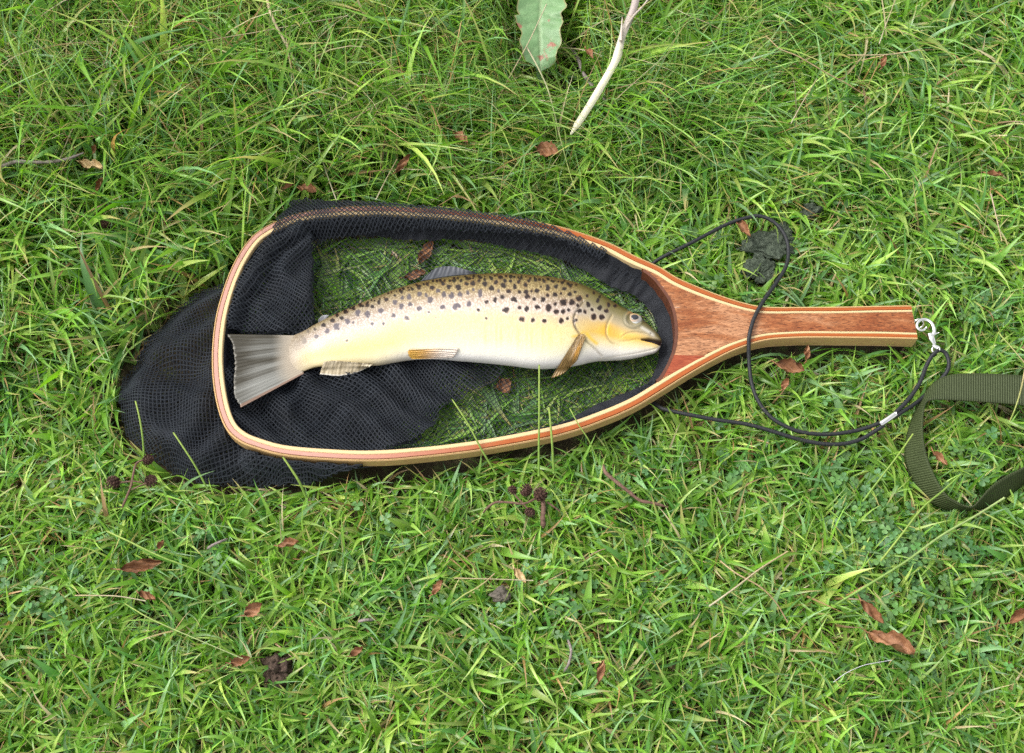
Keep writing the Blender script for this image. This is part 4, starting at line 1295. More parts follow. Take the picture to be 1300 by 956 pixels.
def twig(name, paths, mat, label, cat, cones=()):
    pa_ = []
    for pts, r0, r1 in paths:
        p = path3(pts, 40)
        rr = np.linspace(r0, r1, 40) * (1 + 0.18 * np.sin(np.arange(40) * 1.3) * np.sin(np.arange(40) * 0.37)) * np.minimum(1, 0.35 + np.minimum(np.arange(40), 39 - np.arange(40)) / 5)
        pa_.append(tube(p, rr, 8)[:2])
        for (x, y, z) in pts[::2]:
            clear(x, y, 9, z, z - 0.002)
    v, f = join(pa_)
    if not cones:
        return tag(mesh(name, v, f, M[mat]), label, cat)
    c0 = v.mean(0)
    e = empty(name, (c0[0], c0[1], 0.015), label, cat)
    mesh('stem', v, f, M[mat], e)
    for k, (x, y, z, R, ax) in enumerate(cones):
        cv, cf = cone_mesh(P(x, y, z), R * 0.00058, ax, k)
        mesh('cone', cv, cf, M['cone'], e, smooth=False)
        clear(x, y, R * 1.6, z, z - 0.004)
    return e


twig('alder_twig', [([(613, 651, .024), (622, 642, .030), (631, 637.5, .032), (648, 638, .033), (664, 639.5, .034), (676, 635, .034), (686, 629, .034)], .0011, .0009),
                    ([(689, 632, .032), (690, 645, .033), (689, 658, .031), (690, 670, .026)], .0019, .0022),
                    ([(664, 639.5, .034), (669, 645, .033), (672, 650, .033)], .0007, .0006),
                    ([(664, 639, .034), (656, 631, .033), (652, 624, .033)], .0007, .0006),
                    ([(694, 637, .032), (704, 644, .031), (712, 650, .028)], .0009, .0006)], 'twig', 'brown alder twig with four cones on the lawn below the hoop', 'twig',
     [(686, 629, .036, 9, (0.1, 0.5, 0.8)), (667, 623, .035, 8, (0.5, 0.5, 0.6)), (651, 623, .033, 6, (-0.6, 0.4, 0.5)), (672, 650, .034, 6.5, (0.6, -0.5, 0.5))])
twig('alder_twig', [([(183, 583, .030), (173, 589, .032), (169, 603, .033), (166, 618, .032), (160, 633, .030), (154, 648, .024)], .0009, .0011),
                    ([(147, 612, .031), (158, 612, .033), (170, 611, .033), (182, 613, .032)], .0007, .0006),
                    ([(167, 622, .032), (177, 617, .033), (190, 612, .032)], .0007, .0006)], 'twig', 'alder twig with three dark cones beside the black bag at lower left', 'twig',
     [(145, 612.5, .032, 8.5, (-0.7, 0.1, 0.7)), (191, 611, .031, 8, (0.6, 0.1, 0.7)), (187, 584, .030, 7, (0.7, 0.3, 0.5))])
twig('twig', [([(-12, 214, .050), (3, 211, .052), (20, 205.5, .054), (45, 206, .055), (68, 205, .056), (88, 201, .056), (106, 194, .055)], .0020, .0012)], 'grey_twig', 'grey purple twig entering from the left edge of the lawn', 'twig')
twig('twig', [([(766, 590, .026), (769, 600, .030), (784, 613, .032), (798, 624, .032), (812, 635, .031), (830, 639, .030), (848, 644, .026)], .0017, .0013)], 'twig', 'thin brown twig in the grass below the right part of the hoop', 'twig')
twig('twig', [([(263, 697, .022), (270, 692, .028), (279, 688, .029), (289, 684, .024)], .0013, .0009)], 'grey_twig', 'short grey twig stub in the lower left lawn', 'twig')
twig('twig', [([(455, 789, .022), (464, 787, .027), (474, 787, .024)], .0014, .0011)], 'grey_twig', 'short dull twig stub near the bottom edge, left of middle', 'twig')
twig('twig', [([(727, 63, .022), (735, 77, .028), (742, 96, .028), (770, 130, .026), (790, 155, .026), (806, 172, .022)], .0021, .0016)], 'grey_twig', 'grey knobbly twig under the grass beside the bleached stalk', 'twig')
twig('twig', [([(721, 812, .024), (725, 826, .027), (722, 842, .027), (716, 853, .023)], .0012, .0010)], 'grey_twig', 'little forked grey twig near the bottom, right of middle', 'twig')
cv, cf = cone_mesh(P(135, 286, .026), 7.5 * 0.00069, (0.4, 0.3, 0.8), 9)
tag(mesh('alder_cone', cv, cf, M['cone'], smooth=False), 'single dark alder cone lying left of the hoop in the grass', 'cone')
clear(135, 286, 10, .026, .020)


# ------------------------------------------------------------------ droppings, clod, stone
def lump(name, x, y, z, rx, ry, rz, mat, label, cat, seed, rough=0.42):
    bm = bmesh.new()
    bmesh.ops.create_icosphere(bm, subdivisions=5, radius=1.0)
    v = np.array([q.co for q in bm.verts]); f = np.array([[q.index for q in fc.verts] for fc in bm.faces])
    bm.free()
    r = np.random.default_rng(seed)
    nz = np.zeros(len(v))
    for k in range(60):
        dr = r.normal(size=3); dr /= np.linalg.norm(dr)
        fr = r.uniform(2, 24)
        nz += np.sin(v @ dr * fr + r.uniform(0, 6.3)) / fr ** 0.7
    v = v * (1 + rough * nz[:, None] / 1.9)
    v = v * np.array([rx, ry, rz]) * 0.00069
    a = r.uniform(-0.4, 0.4)
    v = v @ np.array([[math.cos(a), math.sin(a), 0], [-math.sin(a), math.cos(a), 0], [0, 0, 1]])
    c = P(x, y, z)
    clear(x, y, max(rx, ry) * 0.95, z, z - 0.004)
    return tag(mesh(name, v + c, f, M[mat]), label, cat)


lump('dropping', 973, 312, .018, 26, 20, 7, 'dung', 'large dark green dropping inside the cord loop above the grip', 'dropping', 1)
lump('dropping', 964, 345, .016, 19, 16, 6, 'dung', 'lower dark dropping between the cord loop and the grip', 'dropping', 2)
lump('dropping', 995, 298, .014, 13, 16, 6, 'dung', 'small dark dropping partly under the top of the cord loop', 'dropping', 3)
lump('dropping', 1029, 268, .016, 12, 10, 6, 'dung', 'dark dropping in the lawn right above the cord loop', 'dropping', 4)
lump('soil_clod', 354, 848, .012, 15, 17, 14, 'clod', 'dark brown crumbly clod of soil at the bottom left of the lawn', 'clod', 5, 0.4)
lump('stone', 634, 756, .018, 11, 9, 9, 'stone', 'small grey brown stone in the short grass below the alder twig', 'stone', 6, 0.2)

# ------------------------------------------------------------------ dock leaf
n_, m2 = 60, 25
u = np.linspace(0, 1, n_)[:, None]; q = np.linspace(-1, 1, m2)[None]
mid = crom(P(*np.array([(690, -60), (688, -20), (686, 10), (685, 35), (686, 60), (686, 80), (687, 90)]).T, np.array([.052, .056, .058, .057, .053, .048, .044])), n_)
hwid = 0.00078 * np.interp(u, [0, 0.25, 0.5, 0.7, 0.85, 0.95, 1.0], [24, 30, 30, 29, 23, 20, 11])
hwid = hwid * (1 + 0.06 * np.sin(u * 40) + 0.04 * np.sin(u * 71 + 1))
V = np.zeros((n_, m2, 3))
V[..., 0] = mid[:, :1] + hwid * q * (1 + 0.05 * np.sign(q) * np.sin(u * 27))
V[..., 1] = mid[:, 1:2] + 0.004 * np.abs(q) * np.sin(u * 20)
vein = np.abs(np.sin((u * 11 - np.abs(q) * 1.1) * np.pi))
V[..., 2] = mid[:, 2:3] + 0.005 * np.abs(q) ** 1.5 + 0.0022 * np.sin(u * 34 + 2 * np.sign(q)) * np.abs(q) ** 2 - 0.0012 * (1 - vein) ** 3 - 0.0015 * np.exp(-(q / 0.05) ** 2)
dc = mix3((0.115, 0.215, 0.085), (0.20, 0.29, 0.14), np.exp(-(q / 0.06) ** 2) + 0.35 * (1 - vein) ** 4 + 0 * u)
dc = blend(dc, (0.26, 0.15, 0.05), 0.6 * sstep(0.93, 1.0, np.abs(q) + 0 * u))
Vb = V.copy(); Vb[..., 2] -= 0.0006
tag(mesh('dock_leaf', np.vstack([V.reshape(-1, 3), Vb.reshape(-1, 3)]), [np.vstack([grid_faces(n_, m2)[:, ::-1], grid_faces(n_, m2) + n_ * m2])], M['dock'], col=np.vstack([dc.reshape(-1, 3)] * 2)),
    'broad green dock leaf with reddish blotches hanging in from the top edge', 'leaf')
for yy in (-10, 10, 30, 50, 70, 84):
    clear(686, yy, 31, .052, .036)


# ------------------------------------------------------------------ stalks and stems, each a thing of its own
def stem_thing(name, pts, r0, r1, c0, c1, label, cat, flat=1.0, group=None, n=48, clr=None):
    p = path3(pts, n)
    k = 7
    v, f, uv = tube(p, np.linspace(r0, r1, n), k)
    if flat != 1.0:
        cen = np.repeat(p, k, 0)
        v[: n * k, 2] = cen[:, 2] + (v[: n * k, 2] - cen[:, 2]) * flat
    t = np.repeat(np.linspace(0, 1, n), k)
    c = np.array(c0)[None] * (1 - t[:, None]) + np.array(c1)[None] * t[:, None]
    c = c * (1 + 0.12 * np.sin(t * 60 + 3 * np.sin(t * 23)))[:, None]
    c = np.vstack([c, c[:1], c[-1:]])
    if clr:
        for (x, y, z) in p[::5]:
            CLEAR.append((x, y, clr, z + 0.001))
    return tag(mesh(name, v, f, M['stalk'], col=c), label, cat, group)


# the bleached stalk: a broad split sheath, wider flat tip
sk = path3([(815, -40, .080), (806, 4, .074), (798, 25, .070), (790, 45, .066), (782, 74, .060), (765, 105, .052), (745, 138, .044), (732, 158, .040), (724, 171, .038)], 70)
wid_ = np.interp(np.linspace(0, 1, 70), [0, 0.2, 0.42, 0.5, 0.56, 0.75, 0.93, 1], [5.5, 5.5, 5.0, 6.5, 5.4, 5.6, 5.0, 1.0]) * 0.00066
t3, s3, n3 = frames(sk)
qa = np.linspace(-1, 1, 9)
V = sk[:, None] + s3[:, None] * (wid_[:, None] * qa[None])[..., None] + n3[:, None] * (-(wid_[:, None] * 0.55) * (qa[None] ** 2))[..., None]
Vb = V - n3[:, None] * 0.0008
tq = np.linspace(0, 1, 70)[:, None]
skc = mix3((0.36, 0.30, 0.27), (0.66, 0.62, 0.47), sstep(0.25, 0.6, tq + 0 * qa[None]))
skc = skc * (1 + 0.07 * np.sin(qa[None] * 14 + tq * 3))[..., None]
stalk = empty('dry_stalk', tuple(np.r_[sk[35][:2], 0.02]), 'bleached cream stalk with a flat pointed tip lying across the long grass at top', 'stalk')
mesh('sheath', np.vstack([V.reshape(-1, 3), Vb.reshape(-1, 3)]), [np.vstack([grid_faces(70, 9)[:, ::-1], grid_faces(70, 9) + 630])], M['stalk'], stalk, col=np.vstack([skc.reshape(-1, 3)] * 2))
bp = path3([(792, 40, .066), (803, 22, .071), (816, 8, .074), (828, -8, .076)], 24)
v, f, uv = tube(bp, np.linspace(0.0012, 0.0008, 24), 7)
mesh('side_branch', v, f, M['stalk'], stalk, col=np.broadcast_to(np.array((0.42, 0.36, 0.30)), (len(v), 3)).copy())
bp = path3([(788, 52, .067), (789, 36, .070), (790, 22, .072)], 16)
v, f, uv = tube(bp, np.linspace(0.0018, 0.0004, 16), 7)
mesh('torn_strip', v, f, M['stalk'], stalk, col=np.broadcast_to(np.array((0.50, 0.42, 0.36)), (len(v), 3)).copy())
for (x, y, z) in sk[::4]:
    CLEAR.append((x, y, 0.009, z - 0.006))

STRAW, PALE, TAN, GRN, YEL = (0.33, 0.25, 0.125), (0.38, 0.34, 0.22), (0.26, 0.17, 0.085), (0.13, 0.24, 0.03), (0.22, 0.30, 0.05)
STEMS = [
    ([(335, -20, .085), (345, 20, .080), (366, 61, .068), (384, 95, .055), (396, 122, .042)], .0016, .0010, STRAW, PALE, 'broad straw coloured blade bent down through the top left grass', 0.4),
    ([(130, -15, .075), (149, 8, .070), (180, 50, .062), (212, 95, .052), (238, 130, .040)], .0007, .0005, TAN, STRAW, 'thin tan stem slanting down across the top left grass', 1),
    ([(64, 234, .036), (85, 180, .048), (115, 115, .058), (138, 78, .064), (153, 55, .066)], .0006, .0004, PALE, TAN, 'thin white stem rising steeply above the grey twig', 1),
    ([(208, 66, .066), (262, 52, .072), (325, 41, .075), (385, 30, .075), (442, 20, .072)], .0005, .0004, STRAW, PALE, 'long level hair thin straw stem across the top left grass', 1),
    ([(404, 170, .042), (420, 146, .050), (441, 116, .058)], .0005, .0004, PALE, PALE, 'short pale stem left of the long pink straw', 1),
    ([(405, 188, .046), (413, 215, .046), (420, 235, .045), (427, 254, .043)], .0006, .0005, PALE, PALE, 'pale stem reaching down to the net folded over the hoop', 1),
    ([(438, 157, .046), (470, 138, .052), (500, 118, .056), (528, 97, .058)], .0008, .0006, (0.42, 0.28, 0.20), STRAW, 'long pinkish straw slanting up left of the brown oval leaf', 1),
    ([(477, 254, .040), (490, 228, .045), (504, 202, .047)], .0006, .0004, PALE, STRAW, 'pale stem beside the narrow dull brown leaf above the net', 1),
    ([(632, 126, .052), (650, 92, .062), (672, 52, .070), (694, 5, .076)], .0006, .0005, STRAW, PALE, 'straw stem crossing over the dock leaf', 1),
    ([(669, 60, .068), (684, 88, .062), (697, 118, .056), (710, 170, .048), (722, 215, .042), (730, 240, .038)], .0008, .0005, PALE, YEL, 'long pale stem running from the dock leaf down towards the hoop', 1),
    ([(538, 113, .052), (548, 82, .060), (556, 50, .066)], .0006, .0004, TAN, STRAW, 'thin tan stem rising right of the long pink straw', 1),
    ([(573, 90, .056), (580, 55, .066), (589, 10, .076), (592, -12, .078)], .0008, .0006, (0.45, 0.30, 0.08), STRAW, 'orange straw stem standing left of the dock leaf', 1),
    ([(972, 45, .044), (990, 62, .050), (1012, 71, .052), (1050, 93, .050), (1078, 108, .046), (1105, 126, .036)], .0007, .0005, STRAW, TAN, 'long tan stem slanting down through the upper right lawn', 1),
    ([(858, 12, .055), (880, 22, .056), (900, 30, .054), (915, 38, .050)], .0006, .0004, PALE, STRAW, 'short straw stem right of the bleached stalk near the top', 1),
    ([(1004, 157, .042), (1020, 128, .050), (1037, 100, .055)], .0006, .0004, PALE, STRAW, 'pale stem leaning up in the lawn above the cord loop', 1),
    ([(1076, 70, .050), (1105, 70, .053), (1140, 68, .054), (1170, 62, .052)], .0007, .0004, STRAW, PALE, 'level pale stem near the top of the upper right lawn', 1),
    ([(1258, 246, .040), (1264, 272, .040), (1272, 306, .036)], .0006, .0005, (0.42, 0.32, 0.24), STRAW, 'short pinkish stem near the right edge above the strap', 1),
    ([(1116, 56, .052), (1126, 28, .058), (1138, -4, .062)], .0006, .0004, PALE, STRAW, 'pale stem rising to the top edge in the upper right', 1),
    ([(1095, 637, .034), (1120, 604, .042), (1140, 578, .048), (1159, 551, .050)], .0009, .0007, GRN, YEL, 'green grass stem leaning onto the left side of the strap', 1),
    ([(1118, 712, .034), (1142, 682, .044), (1171, 645, .050), (1196, 624, .052), (1220, 602, .052)], .0009, .0008, YEL, GRN, 'yellow green stem crossing the lower bend of the strap', 1),
    ([(1060, 768, .030), (1100, 744, .040), (1151, 712, .046), (1195, 680, .050), (1240, 654, .052), (1275, 632, .050)], .0010, .0009, GRN, (0.26, 0.34, 0.12), 'long green seed stem running up below the strap', 1),
    ([(1267, 422, .042), (1284, 441, .045), (1302, 462, .044)], .0006, .0005, YEL, STRAW, 'yellow stem above the strap by the right edge', 1),
    ([(1301, 470, .052), (1296, 495, .052), (1289, 518, .048), (1282, 535, .040)], .0007, .0006, STRAW, YEL, 'straw stem crossing the strap at the right edge', 1),
    ([(684, 604, .030), (684, 570, .044), (684.5, 520, .058), (684.5, 463, .066)], .0010, .0007, GRN, YEL, 'upright green stem crossing the hoop up to the trout belly', 1),
    ([(630, 602, .030), (612, 572, .044), (594, 538, .052), (574, 507, .056)], .0009, .0006, GRN, YEL, 'green stem with pale tip leaning across the hoop below the belly', 1),
    ([(183, 580, .030), (181, 555, .042), (177, 530, .048), (172, 509, .050)], .0009, .0007, GRN, YEL, 'short green stem with pale tip over the spilled bag, left one', 1),
    ([(263, 620, .028), (248, 592, .040), (234, 570, .046), (220, 549, .048)], .0009, .0007, GRN, YEL, 'green stem with pale tip over the spilled bag, right one', 1),
    ([(389, 632, .028), (380, 612, .040), (370, 596, .046), (359, 580, .050)], .0013, .0008, GRN, YEL, 'thick green stem leaning on the bunched bag below the hoop', 1),
    ([(703, 600, .030), (701, 565, .046), (699, 540, .052), (697, 518, .054)], .0011, .0008, GRN, YEL, 'green stem with brown tip over the hoop, right of the upright one', 1),
    ([(761, 590, .030), (748, 560, .044), (735, 540, .050), (723, 518, .052)], .0006, .0005, GRN, YEL, 'thin dark green blade tip over the hoop below the pectoral fin', 1),
    ([(95, 756, .030), (115, 756, .032), (150, 757, .034), (185, 763, .032)], .0006, .0005, STRAW, PALE, 'level straw stem left of the small leaf at lower left', 1),
    ([(135, 674, .034), (165, 688, .040), (205, 707, .044), (245, 722, .042), (285, 740, .036)], .0008, .0006, YEL, GRN, 'long pale green stem crossing the long flat leaf at lower left', 1),
    ([(158, 766, .034), (190, 785, .038), (230, 803, .040), (270, 820, .038), (308, 836, .032)], .0005, .0004, YEL, (0.30, 0.36, 0.16), 'pale stem slanting down to the orange leaf at lower left', 1),
    ([(1058, 866, .036), (1075, 854, .040), (1097, 844.5, .042), (1115, 841, .042), (1132, 838, .040)], .00028, .00025, (0.45, 0.44, 0.46), (0.45, 0.44, 0.46), 'fine white thread curving under the largest leaf at lower right', 1),
    ([(914, 712, .036), (935, 728, .042), (965, 745, .044), (985, 765, .040), (1000, 790, .034)], .0007, .0005, STRAW, TAN, 'straw stem bent in the lower right lawn', 1),
    ([(900, 770, .034), (935, 745, .042), (965, 722, .046), (1000, 700, .046)], .0008, .0006, PALE, STRAW, 'pale stem slanting up in the lower right lawn', 1),
    ([(576, 734, .038), (620, 735, .040), (677, 737, .040)], .0005, .0004, STRAW, PALE, 'level hair thin straw stem just above the grey stone', 1),
    ([(572, 768, .032), (590, 755, .040), (612, 742, .044), (628, 728, .044)], .0006, .0005, YEL, STRAW, 'yellow straw stem left of the grey stone', 1),
]
for pts, r0, r1, c0, c1, lab, fl in STEMS:
    green = c0 in (GRN,) or c1 is GRN
    nm, ct_ = ('thread', 'thread') if 'thread' in lab else ('grass_stem', 'stem') if ('green' in lab or 'yellow' in lab) else ('straw_stem', 'stem')
    stem_thing(nm, pts, r0, r1, c0, c1, lab, ct_, fl)

# ------------------------------------------------------------------ grass
SOLID = [HOOP, LOBE, FLAP]


def lawn(n, xr, yr, seed, segs, vee, lod=False, thatch=False, wisp=False):
    r = np.random.default_rng(seed)
    x = r.uniform(*xr, n); y = r.uniform(*yr, n)
    if lod:
        k = ~((np.abs(x) < 0.62) & (y > -0.40) & (y < 0.58))
        x, y = x[k], y[k]; n = len(x)
    # half of the blades gather into tufts
    nt_ = max(40, n // 26)
    tx, ty = r.uniform(*xr, nt_), r.uniform(*yr, nt_)
    tid = r.integers(0, nt_, n)
    tuft = r.random(n) < (0.0 if thatch else 0.55)
    if lod:
        tuft[:] = False
    tr = np.abs(r.normal(0, 0.014, n)); ta = r.uniform(0, 2 * np.pi, n)
    x = np.where(tuft, tx[tid] + tr * np.cos(ta), x)
    y = np.where(tuft, ty[tid] + tr * np.sin(ta), y)
    px_, py_ = to_px(np.stack([x, y, np.full(n, 0.015)], -1))
    # how long the grass stands: tall at the top left, medium left and top, clipped elsewhere
    long_ = (1 - sstep(120, 285, py_ - 0.05 * (700 - px_))) * (1 - sstep(720, 1000, px_) * 0.75)
    med = (1 - sstep(300, 640, px_)) * (1 - sstep(380, 520, py_)) * 0.55 + 0.35 * (1 - sstep(180, 320, py_))
    hgt = np.clip(np.maximum(long_, med) + 0.18 * wave(x, y, 0.12, 200), 0, 1)
    L = (0.026 + 0.026 * r.random(n) ** 1.5) * (1 + 2.1 * hgt * r.uniform(0.4, 1.25, n))
    w_ = (0.0010 + 0.0015 * r.random(n) ** 1.5) * (1 + 0.6 * med)
    fine = r.random(n) < 0.70 * long_
    w_ = np.where(fine, w_ * 0.5, w_)
    if wisp:
        w_ = 0.0005 + 0.0006 * r.random(n)
        L = 0.06 + 0.09 * r.random(n)
    wide = (not wisp) & (r.random(n) < 0.07 + 0.12 * med * (1 - 0.8 * long_))
    w_ = np.where(wide, w_ * 1.55 + 0.0004, w_)
    az_t = r.uniform(0, 2 * np.pi, nt_)[tid]
    az = np.where(tuft & (r.random(n) < 0.6), ta + r.normal(0, 0.5, n), r.uniform(0, 2 * np.pi, n))
    az = np.where(tuft & (r.random(n) < 0.35), az_t + r.normal(0, 0.5, n), az)
    flow = -0.95 + 0.5 * wave(x, y, 0.2, 201) + np.where(r.random(n) < 0.25, np.pi, 0)
    az = np.where(r.random(n) < 0.78 * hgt, flow + r.normal(0, 0.45, n), az)
    e0 = np.radians(r.uniform(35, 82, n) - 8 * hgt)
    e1 = np.radians(r.uniform(-35, 30, n) - 6 * hgt)
    up_ = long_ * (r.random(n) < 0.6)
    if wisp:
        keep_w = r.random(n) < long_
    e0 = np.where(up_ > 0.3, np.radians(r.uniform(48, 82, n)), e0)
    e1 = np.where(up_ > 0.3, np.radians(r.uniform(-12, 42, n)), e1)
    if thatch:
        L = 0.012 + 0.03 * r.random(n); w_ = 0.0005 + 0.0012 * r.random(n)
        e0 = np.radians(r.uniform(2, 28, n)); e1 = np.radians(r.uniform(-25, 8, n))
        az = r.uniform(0, 2 * np.pi, n)
    in_h = in_poly(x, y, INNER)
    e0 = np.where(in_h, np.radians(r.uniform(4, 16, n)), e0)
    e1 = np.where(in_h, np.radians(r.uniform(-14, 3, n)), e1)
    L = np.where(in_h & (not thatch), np.clip(L * 1.3, 0.04, 0.085), L)
    w_ = np.where(in_h & (not thatch), w_ * 1.4, w_)
    curl = r.normal(0, 0.55, n); tw0 = r.normal(0, 0.5, n); tw1 = tw0 + r.normal(0, 0.7, n)
    t = np.linspace(0, 1, segs + 1)
    el = e0[:, None] + (e1 - e0)[:, None] * t[None] ** 1.25
    a = az[:, None] + curl[:, None] * t[None]
    D = np.stack([np.cos(el) * np.cos(a), np.cos(el) * np.sin(a), np.sin(el)], -1)
    step = (D[:, :-1] + D[:, 1:]) / 2 * (L / segs)[:, None, None]
    Pc = np.zeros((n, segs + 1, 3))
    Pc[:, 0] = np.stack([x, y, np.zeros(n)], -1)
    Pc[:, 1:] = Pc[:, :1] + np.cumsum(step, 1)
    Pc[..., 2] = np.maximum(Pc[..., 2], 0.0015 + 0.006 * r.random(n)[:, None] * t[None])
    Pc[..., 2] = np.where(in_h[:, None], np.minimum(Pc[..., 2], 0.0115), Pc[..., 2])
    # keep clear of what lies on the grass
    keep = np.ones(n, bool)
    if wisp:
        keep &= keep_w & ~in_h
    if thatch:
        keep &= ~(in_h & (r.random(n) < 0.6))
    if not lod:
        solid_any = np.zeros((n, segs + 1), bool)
        for pl in (HOOP, LOBE, FLAP):
            solid_any |= in_poly(Pc[..., 0], Pc[..., 1], pl[::2])
        root_in = solid_any[:, 0] & ~in_h
        grow_in = solid_any[:, 1:].any(1) & ~in_h
        grow_in &= ~((solid_any[:, -1]) & ~solid_any[:, :-1].any(1) & (r.random(n) < 0.75))
        keep &= ~root_in & ~grow_in
        # pressed blades may not poke out through the rim
        esc = in_h & ~in_poly(Pc[:, -1, 0], Pc[:, -1, 1], INNER)
        keep &= ~esc
        ss = in_poly(Pc[..., 0], Pc[..., 1], STRAP[::3]) & (Pc[..., 2] > 0.014)
        keep &= ~(ss.any(1) & (r.random(n) < 0.96))
        for (cx, cy, cr, cz) in CLEAR:
            m = (np.abs(x - cx) < 0.16) & (np.abs(y - cy) < 0.16)
            if not m.any():
                continue
            hit = ((np.hypot(Pc[m, :, 0] - cx, Pc[m, :, 1] - cy) < cr) & (Pc[m, :, 2] > cz)).any(1)
            kk = np.where(m)[0][hit & (r.random(hit.shape) < 0.93)]
            keep[kk] = False
    # colours
    c_mid = np.array([(0.136, 0.290, 0.030), (0.185, 0.348, 0.046), (0.250, 0.395, 0.070), (0.096, 0.240, 0.048), (0.335, 0.440, 0.105), (0.190, 0.335, 0.135)])
    pk = r.choice(6, n, p=[0.24, 0.25, 0.18, 0.13, 0.09, 0.11])
    patch = wave(x, y, 0.10, 210)
    col_ = c_mid[pk] * (1 + 0.16 * patch[:, None] * np.array([1.3, 0.8, 0.6])) * r.uniform(0.62, 1.32, n)[:, None]
    dead = r.random(n) < (0.05 + 0.14 * long_ * fine + 0.07 * np.clip(wave(x, y, 0.09, 211), 0, 1))
    dead &= ~(in_h & (r.random(n) < 0.75))
    straw = np.array([(0.42, 0.33, 0.16), (0.50, 0.42, 0.25), (0.30, 0.19, 0.09), (0.40, 0.24, 0.10)])[r.integers(0, 4, n)] * r.uniform(0.7, 1.1, n)[:, None]
    if thatch:
        dead[:] = (r.random(n) < 0.50) & ~(in_h & (r.random(n) < 0.8))
        straw = straw * r.uniform(0.45, 1.05, n)[:, None]
        col_ = col_ * 0.8
    col_ = np.where(dead[:, None], straw, col_)
    if not thatch:
        w_ = np.where(dead, w_ * 0.62, w_)
    tipdry = (r.random(n) < 0.16) & ~dead
    tcol = np.array((0.42, 0.32, 0.13))
    tt_v = t[None, :, None]
    Cb = col_[:, None] * np.ones((1, segs + 1, 1))
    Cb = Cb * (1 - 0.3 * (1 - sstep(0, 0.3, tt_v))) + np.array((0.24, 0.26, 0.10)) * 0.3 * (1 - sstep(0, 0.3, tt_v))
    Cb = np.where(tipdry[:, None, None], Cb * (1 - sstep(0.6, 0.95, tt_v)) + tcol * sstep(0.6, 0.95, tt_v), Cb)
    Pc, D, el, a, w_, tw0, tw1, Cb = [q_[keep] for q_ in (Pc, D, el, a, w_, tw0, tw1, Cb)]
    n = len(Pc)
    sd = np.stack([-np.sin(a), np.cos(a), 0 * a], -1)
    nr = np.cross(D, sd)
    tw = tw0[:, None] + (tw1 - tw0)[:, None] * t[None]
    sv = sd * np.cos(tw)[..., None] + nr * np.sin(tw)[..., None]
    nv_ = nr * np.cos(tw)[..., None] - sd * np.sin(tw)[..., None]
    wp_ = w_[:, None] * (0.72 + 0.28 * np.sin(np.pi * np.clip(t * 1.25, 0, 1)))[None] * (1 - t[None] ** 2.6 * 0.96)
    if vee:
        V_ = np.stack([Pc + sv * wp_[..., None], Pc + nv_ * (-0.32 * wp_)[..., None], Pc - sv * wp_[..., None]], 2)
        k = 3
        shade = 1.0
        Cv = np.repeat(Cb[:, :, None], 3, 2)
        Cv[:, :, 1] *= 1.10
    else:
        V_ = np.stack([Pc + sv * wp_[..., None], Pc - sv * wp_[..., None]], 2)
        k = 2
        Cv = np.repeat(Cb[:, :, None], 2, 2)
    per = (segs + 1) * k
    f0 = grid_faces(segs + 1, k)
    Fq = (np.arange(n) * per)[:, None, None] + f0[None]
    return V_.reshape(-1, 3), Fq.reshape(-1, 4), Cv.reshape(-1, 3)


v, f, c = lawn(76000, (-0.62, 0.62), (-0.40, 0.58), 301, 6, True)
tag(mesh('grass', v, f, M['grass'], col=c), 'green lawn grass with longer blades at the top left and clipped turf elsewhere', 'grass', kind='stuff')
v2, f2, c2 = lawn(15000, (-0.62, 0.30), (0.10, 0.60), 305, 6, True, wisp=True)
tag(mesh('long_grass', v2, f2, M['grass'], col=c2), 'thin long wispy grass standing along the top and upper left', 'grass', kind='stuff')
v, f, c = lawn(42000, (-0.62, 0.62), (-0.40, 0.58), 302, 3, False, thatch=True)
tag(mesh('dead_grass', v, f, M['grass'], col=c), 'straw and brown dead thatch lying low between the green blades', 'thatch', kind='stuff')
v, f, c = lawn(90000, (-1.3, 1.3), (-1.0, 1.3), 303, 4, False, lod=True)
tag(mesh('outer_grass', v, f, M['grass'], col=c), 'the lawn going on around the net on all sides', 'grass', kind='stuff')

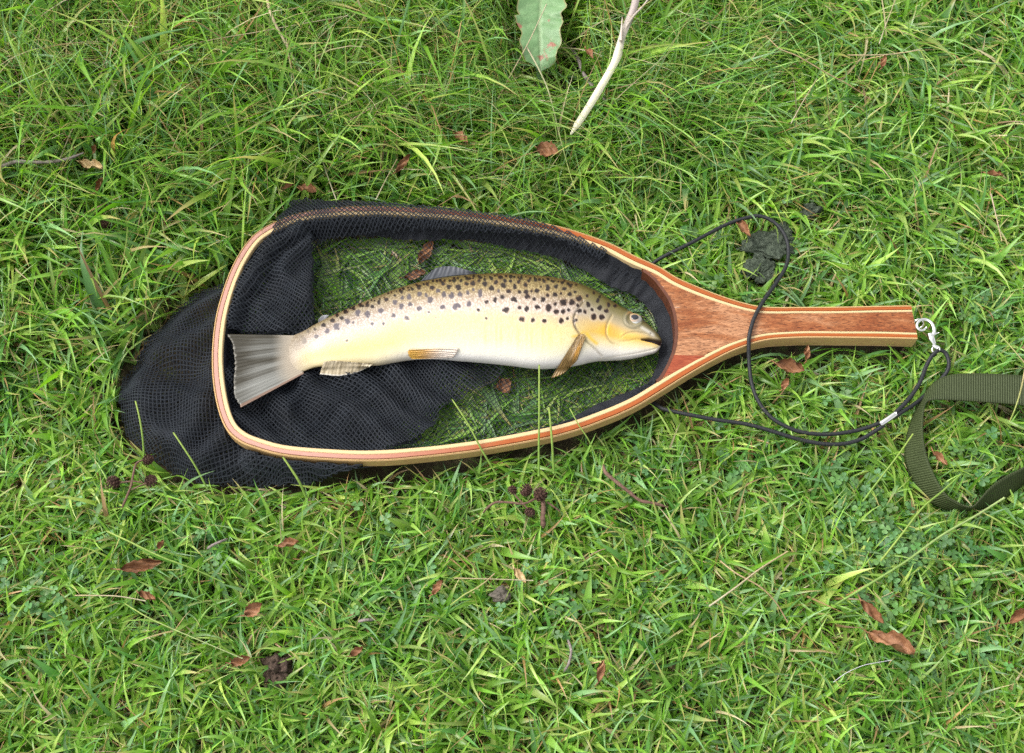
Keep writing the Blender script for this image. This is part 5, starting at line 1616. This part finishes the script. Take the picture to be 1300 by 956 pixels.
# ------------------------------------------------------------------ clover among the grass
r = np.random.default_rng(400)
patches = [(1110, 660, 60, 60), (1130, 720, 70, 70), (1080, 600, 40, 24), (1180, 700, 60, 34), (1230, 560, 40, 18), (930, 600, 50, 24), (700, 745, 60, 28), (60, 760, 60, 30), (250, 690, 60, 22), (1000, 220, 60, 34), (890, 290, 40, 14),
           (1250, 380, 40, 26), (1100, 180, 60, 16), (1090, 480, 60, 14), (640, 800, 120, 22), (860, 720, 80, 22), (120, 620, 70, 18), (1200, 830, 80, 24), (500, 700, 100, 16), (780, 600, 60, 14), (1060, 520, 50, 12), (920, 380, 50, 10), (1230, 620, 40, 14)]
cv, cq, ccol, off = [], [], [], 0
for (cx, cy, sp, k) in patches:
    for _ in range(k):
        x, y = cx + r.normal(0, sp * 0.5), cy + r.normal(0, sp * 0.4)
        z = r.uniform(0.012, 0.025)
        c0 = P(x, y, z)
        if any(in_poly(c0[:1], c0[1:2], q_)[0] for q_ in (HOOP, LOBE, FLAP, STRAP)):
            continue
        R = r.uniform(0.0032, 0.0058)
        a0 = r.uniform(0, 6.28)
        tilt_ = r.normal(0, 0.3, 2)
        base = np.array((0.075, 0.175, 0.050)) * r.uniform(0.75, 1.3) * np.array((r.uniform(0.9, 1.25), 1, r.uniform(0.8, 1.3)))
        for q_ in range(3):
            an_ = a0 + q_ * 2.094
            uu = np.array([0, 0.3, 0.65, 0.92, 1.0]); hw = np.array([0.03, 0.36, 0.52, 0.42, 0.16])
            s_ = np.array([-1, -0.5, 0, 0.5, 1])
            lx = uu[:, None] * 1.0 - np.where(uu[:, None] > 0.9, 0.06 * (s_[None] == 0), 0)
            ly = hw[:, None] * s_[None]
            lz = 0.22 * np.abs(s_[None]) * hw[:, None] + 0.1 * uu[:, None] - 0.12 * uu[:, None] ** 2
            lx, ly, lz = lx + 0 * ly, ly, lz + 0 * ly
            wx = (lx * math.cos(an_) - ly * math.sin(an_)) * R
            wy = (lx * math.sin(an_) + ly * math.cos(an_)) * R
            wz = lz * R + wx * tilt_[0] + wy * tilt_[1]
            cv.append(np.stack([wx, wy, wz], -1).reshape(-1, 3) + c0)
            mark = np.exp(-((uu[:, None] - 0.5 - 0.12 * np.abs(s_[None])) / 0.12) ** 2)
            ccol.append((base[None, None] * (1 + 0.45 * mark[..., None])).reshape(-1, 3))
            cq.append(grid_faces(5, 5) + off)
            off += 25
tag(mesh('clover', np.vstack(cv), np.vstack(cq), M['clover'], col=np.vstack(ccol)), 'three leaved clover scattered low in the short lawn', 'clover', kind='stuff')
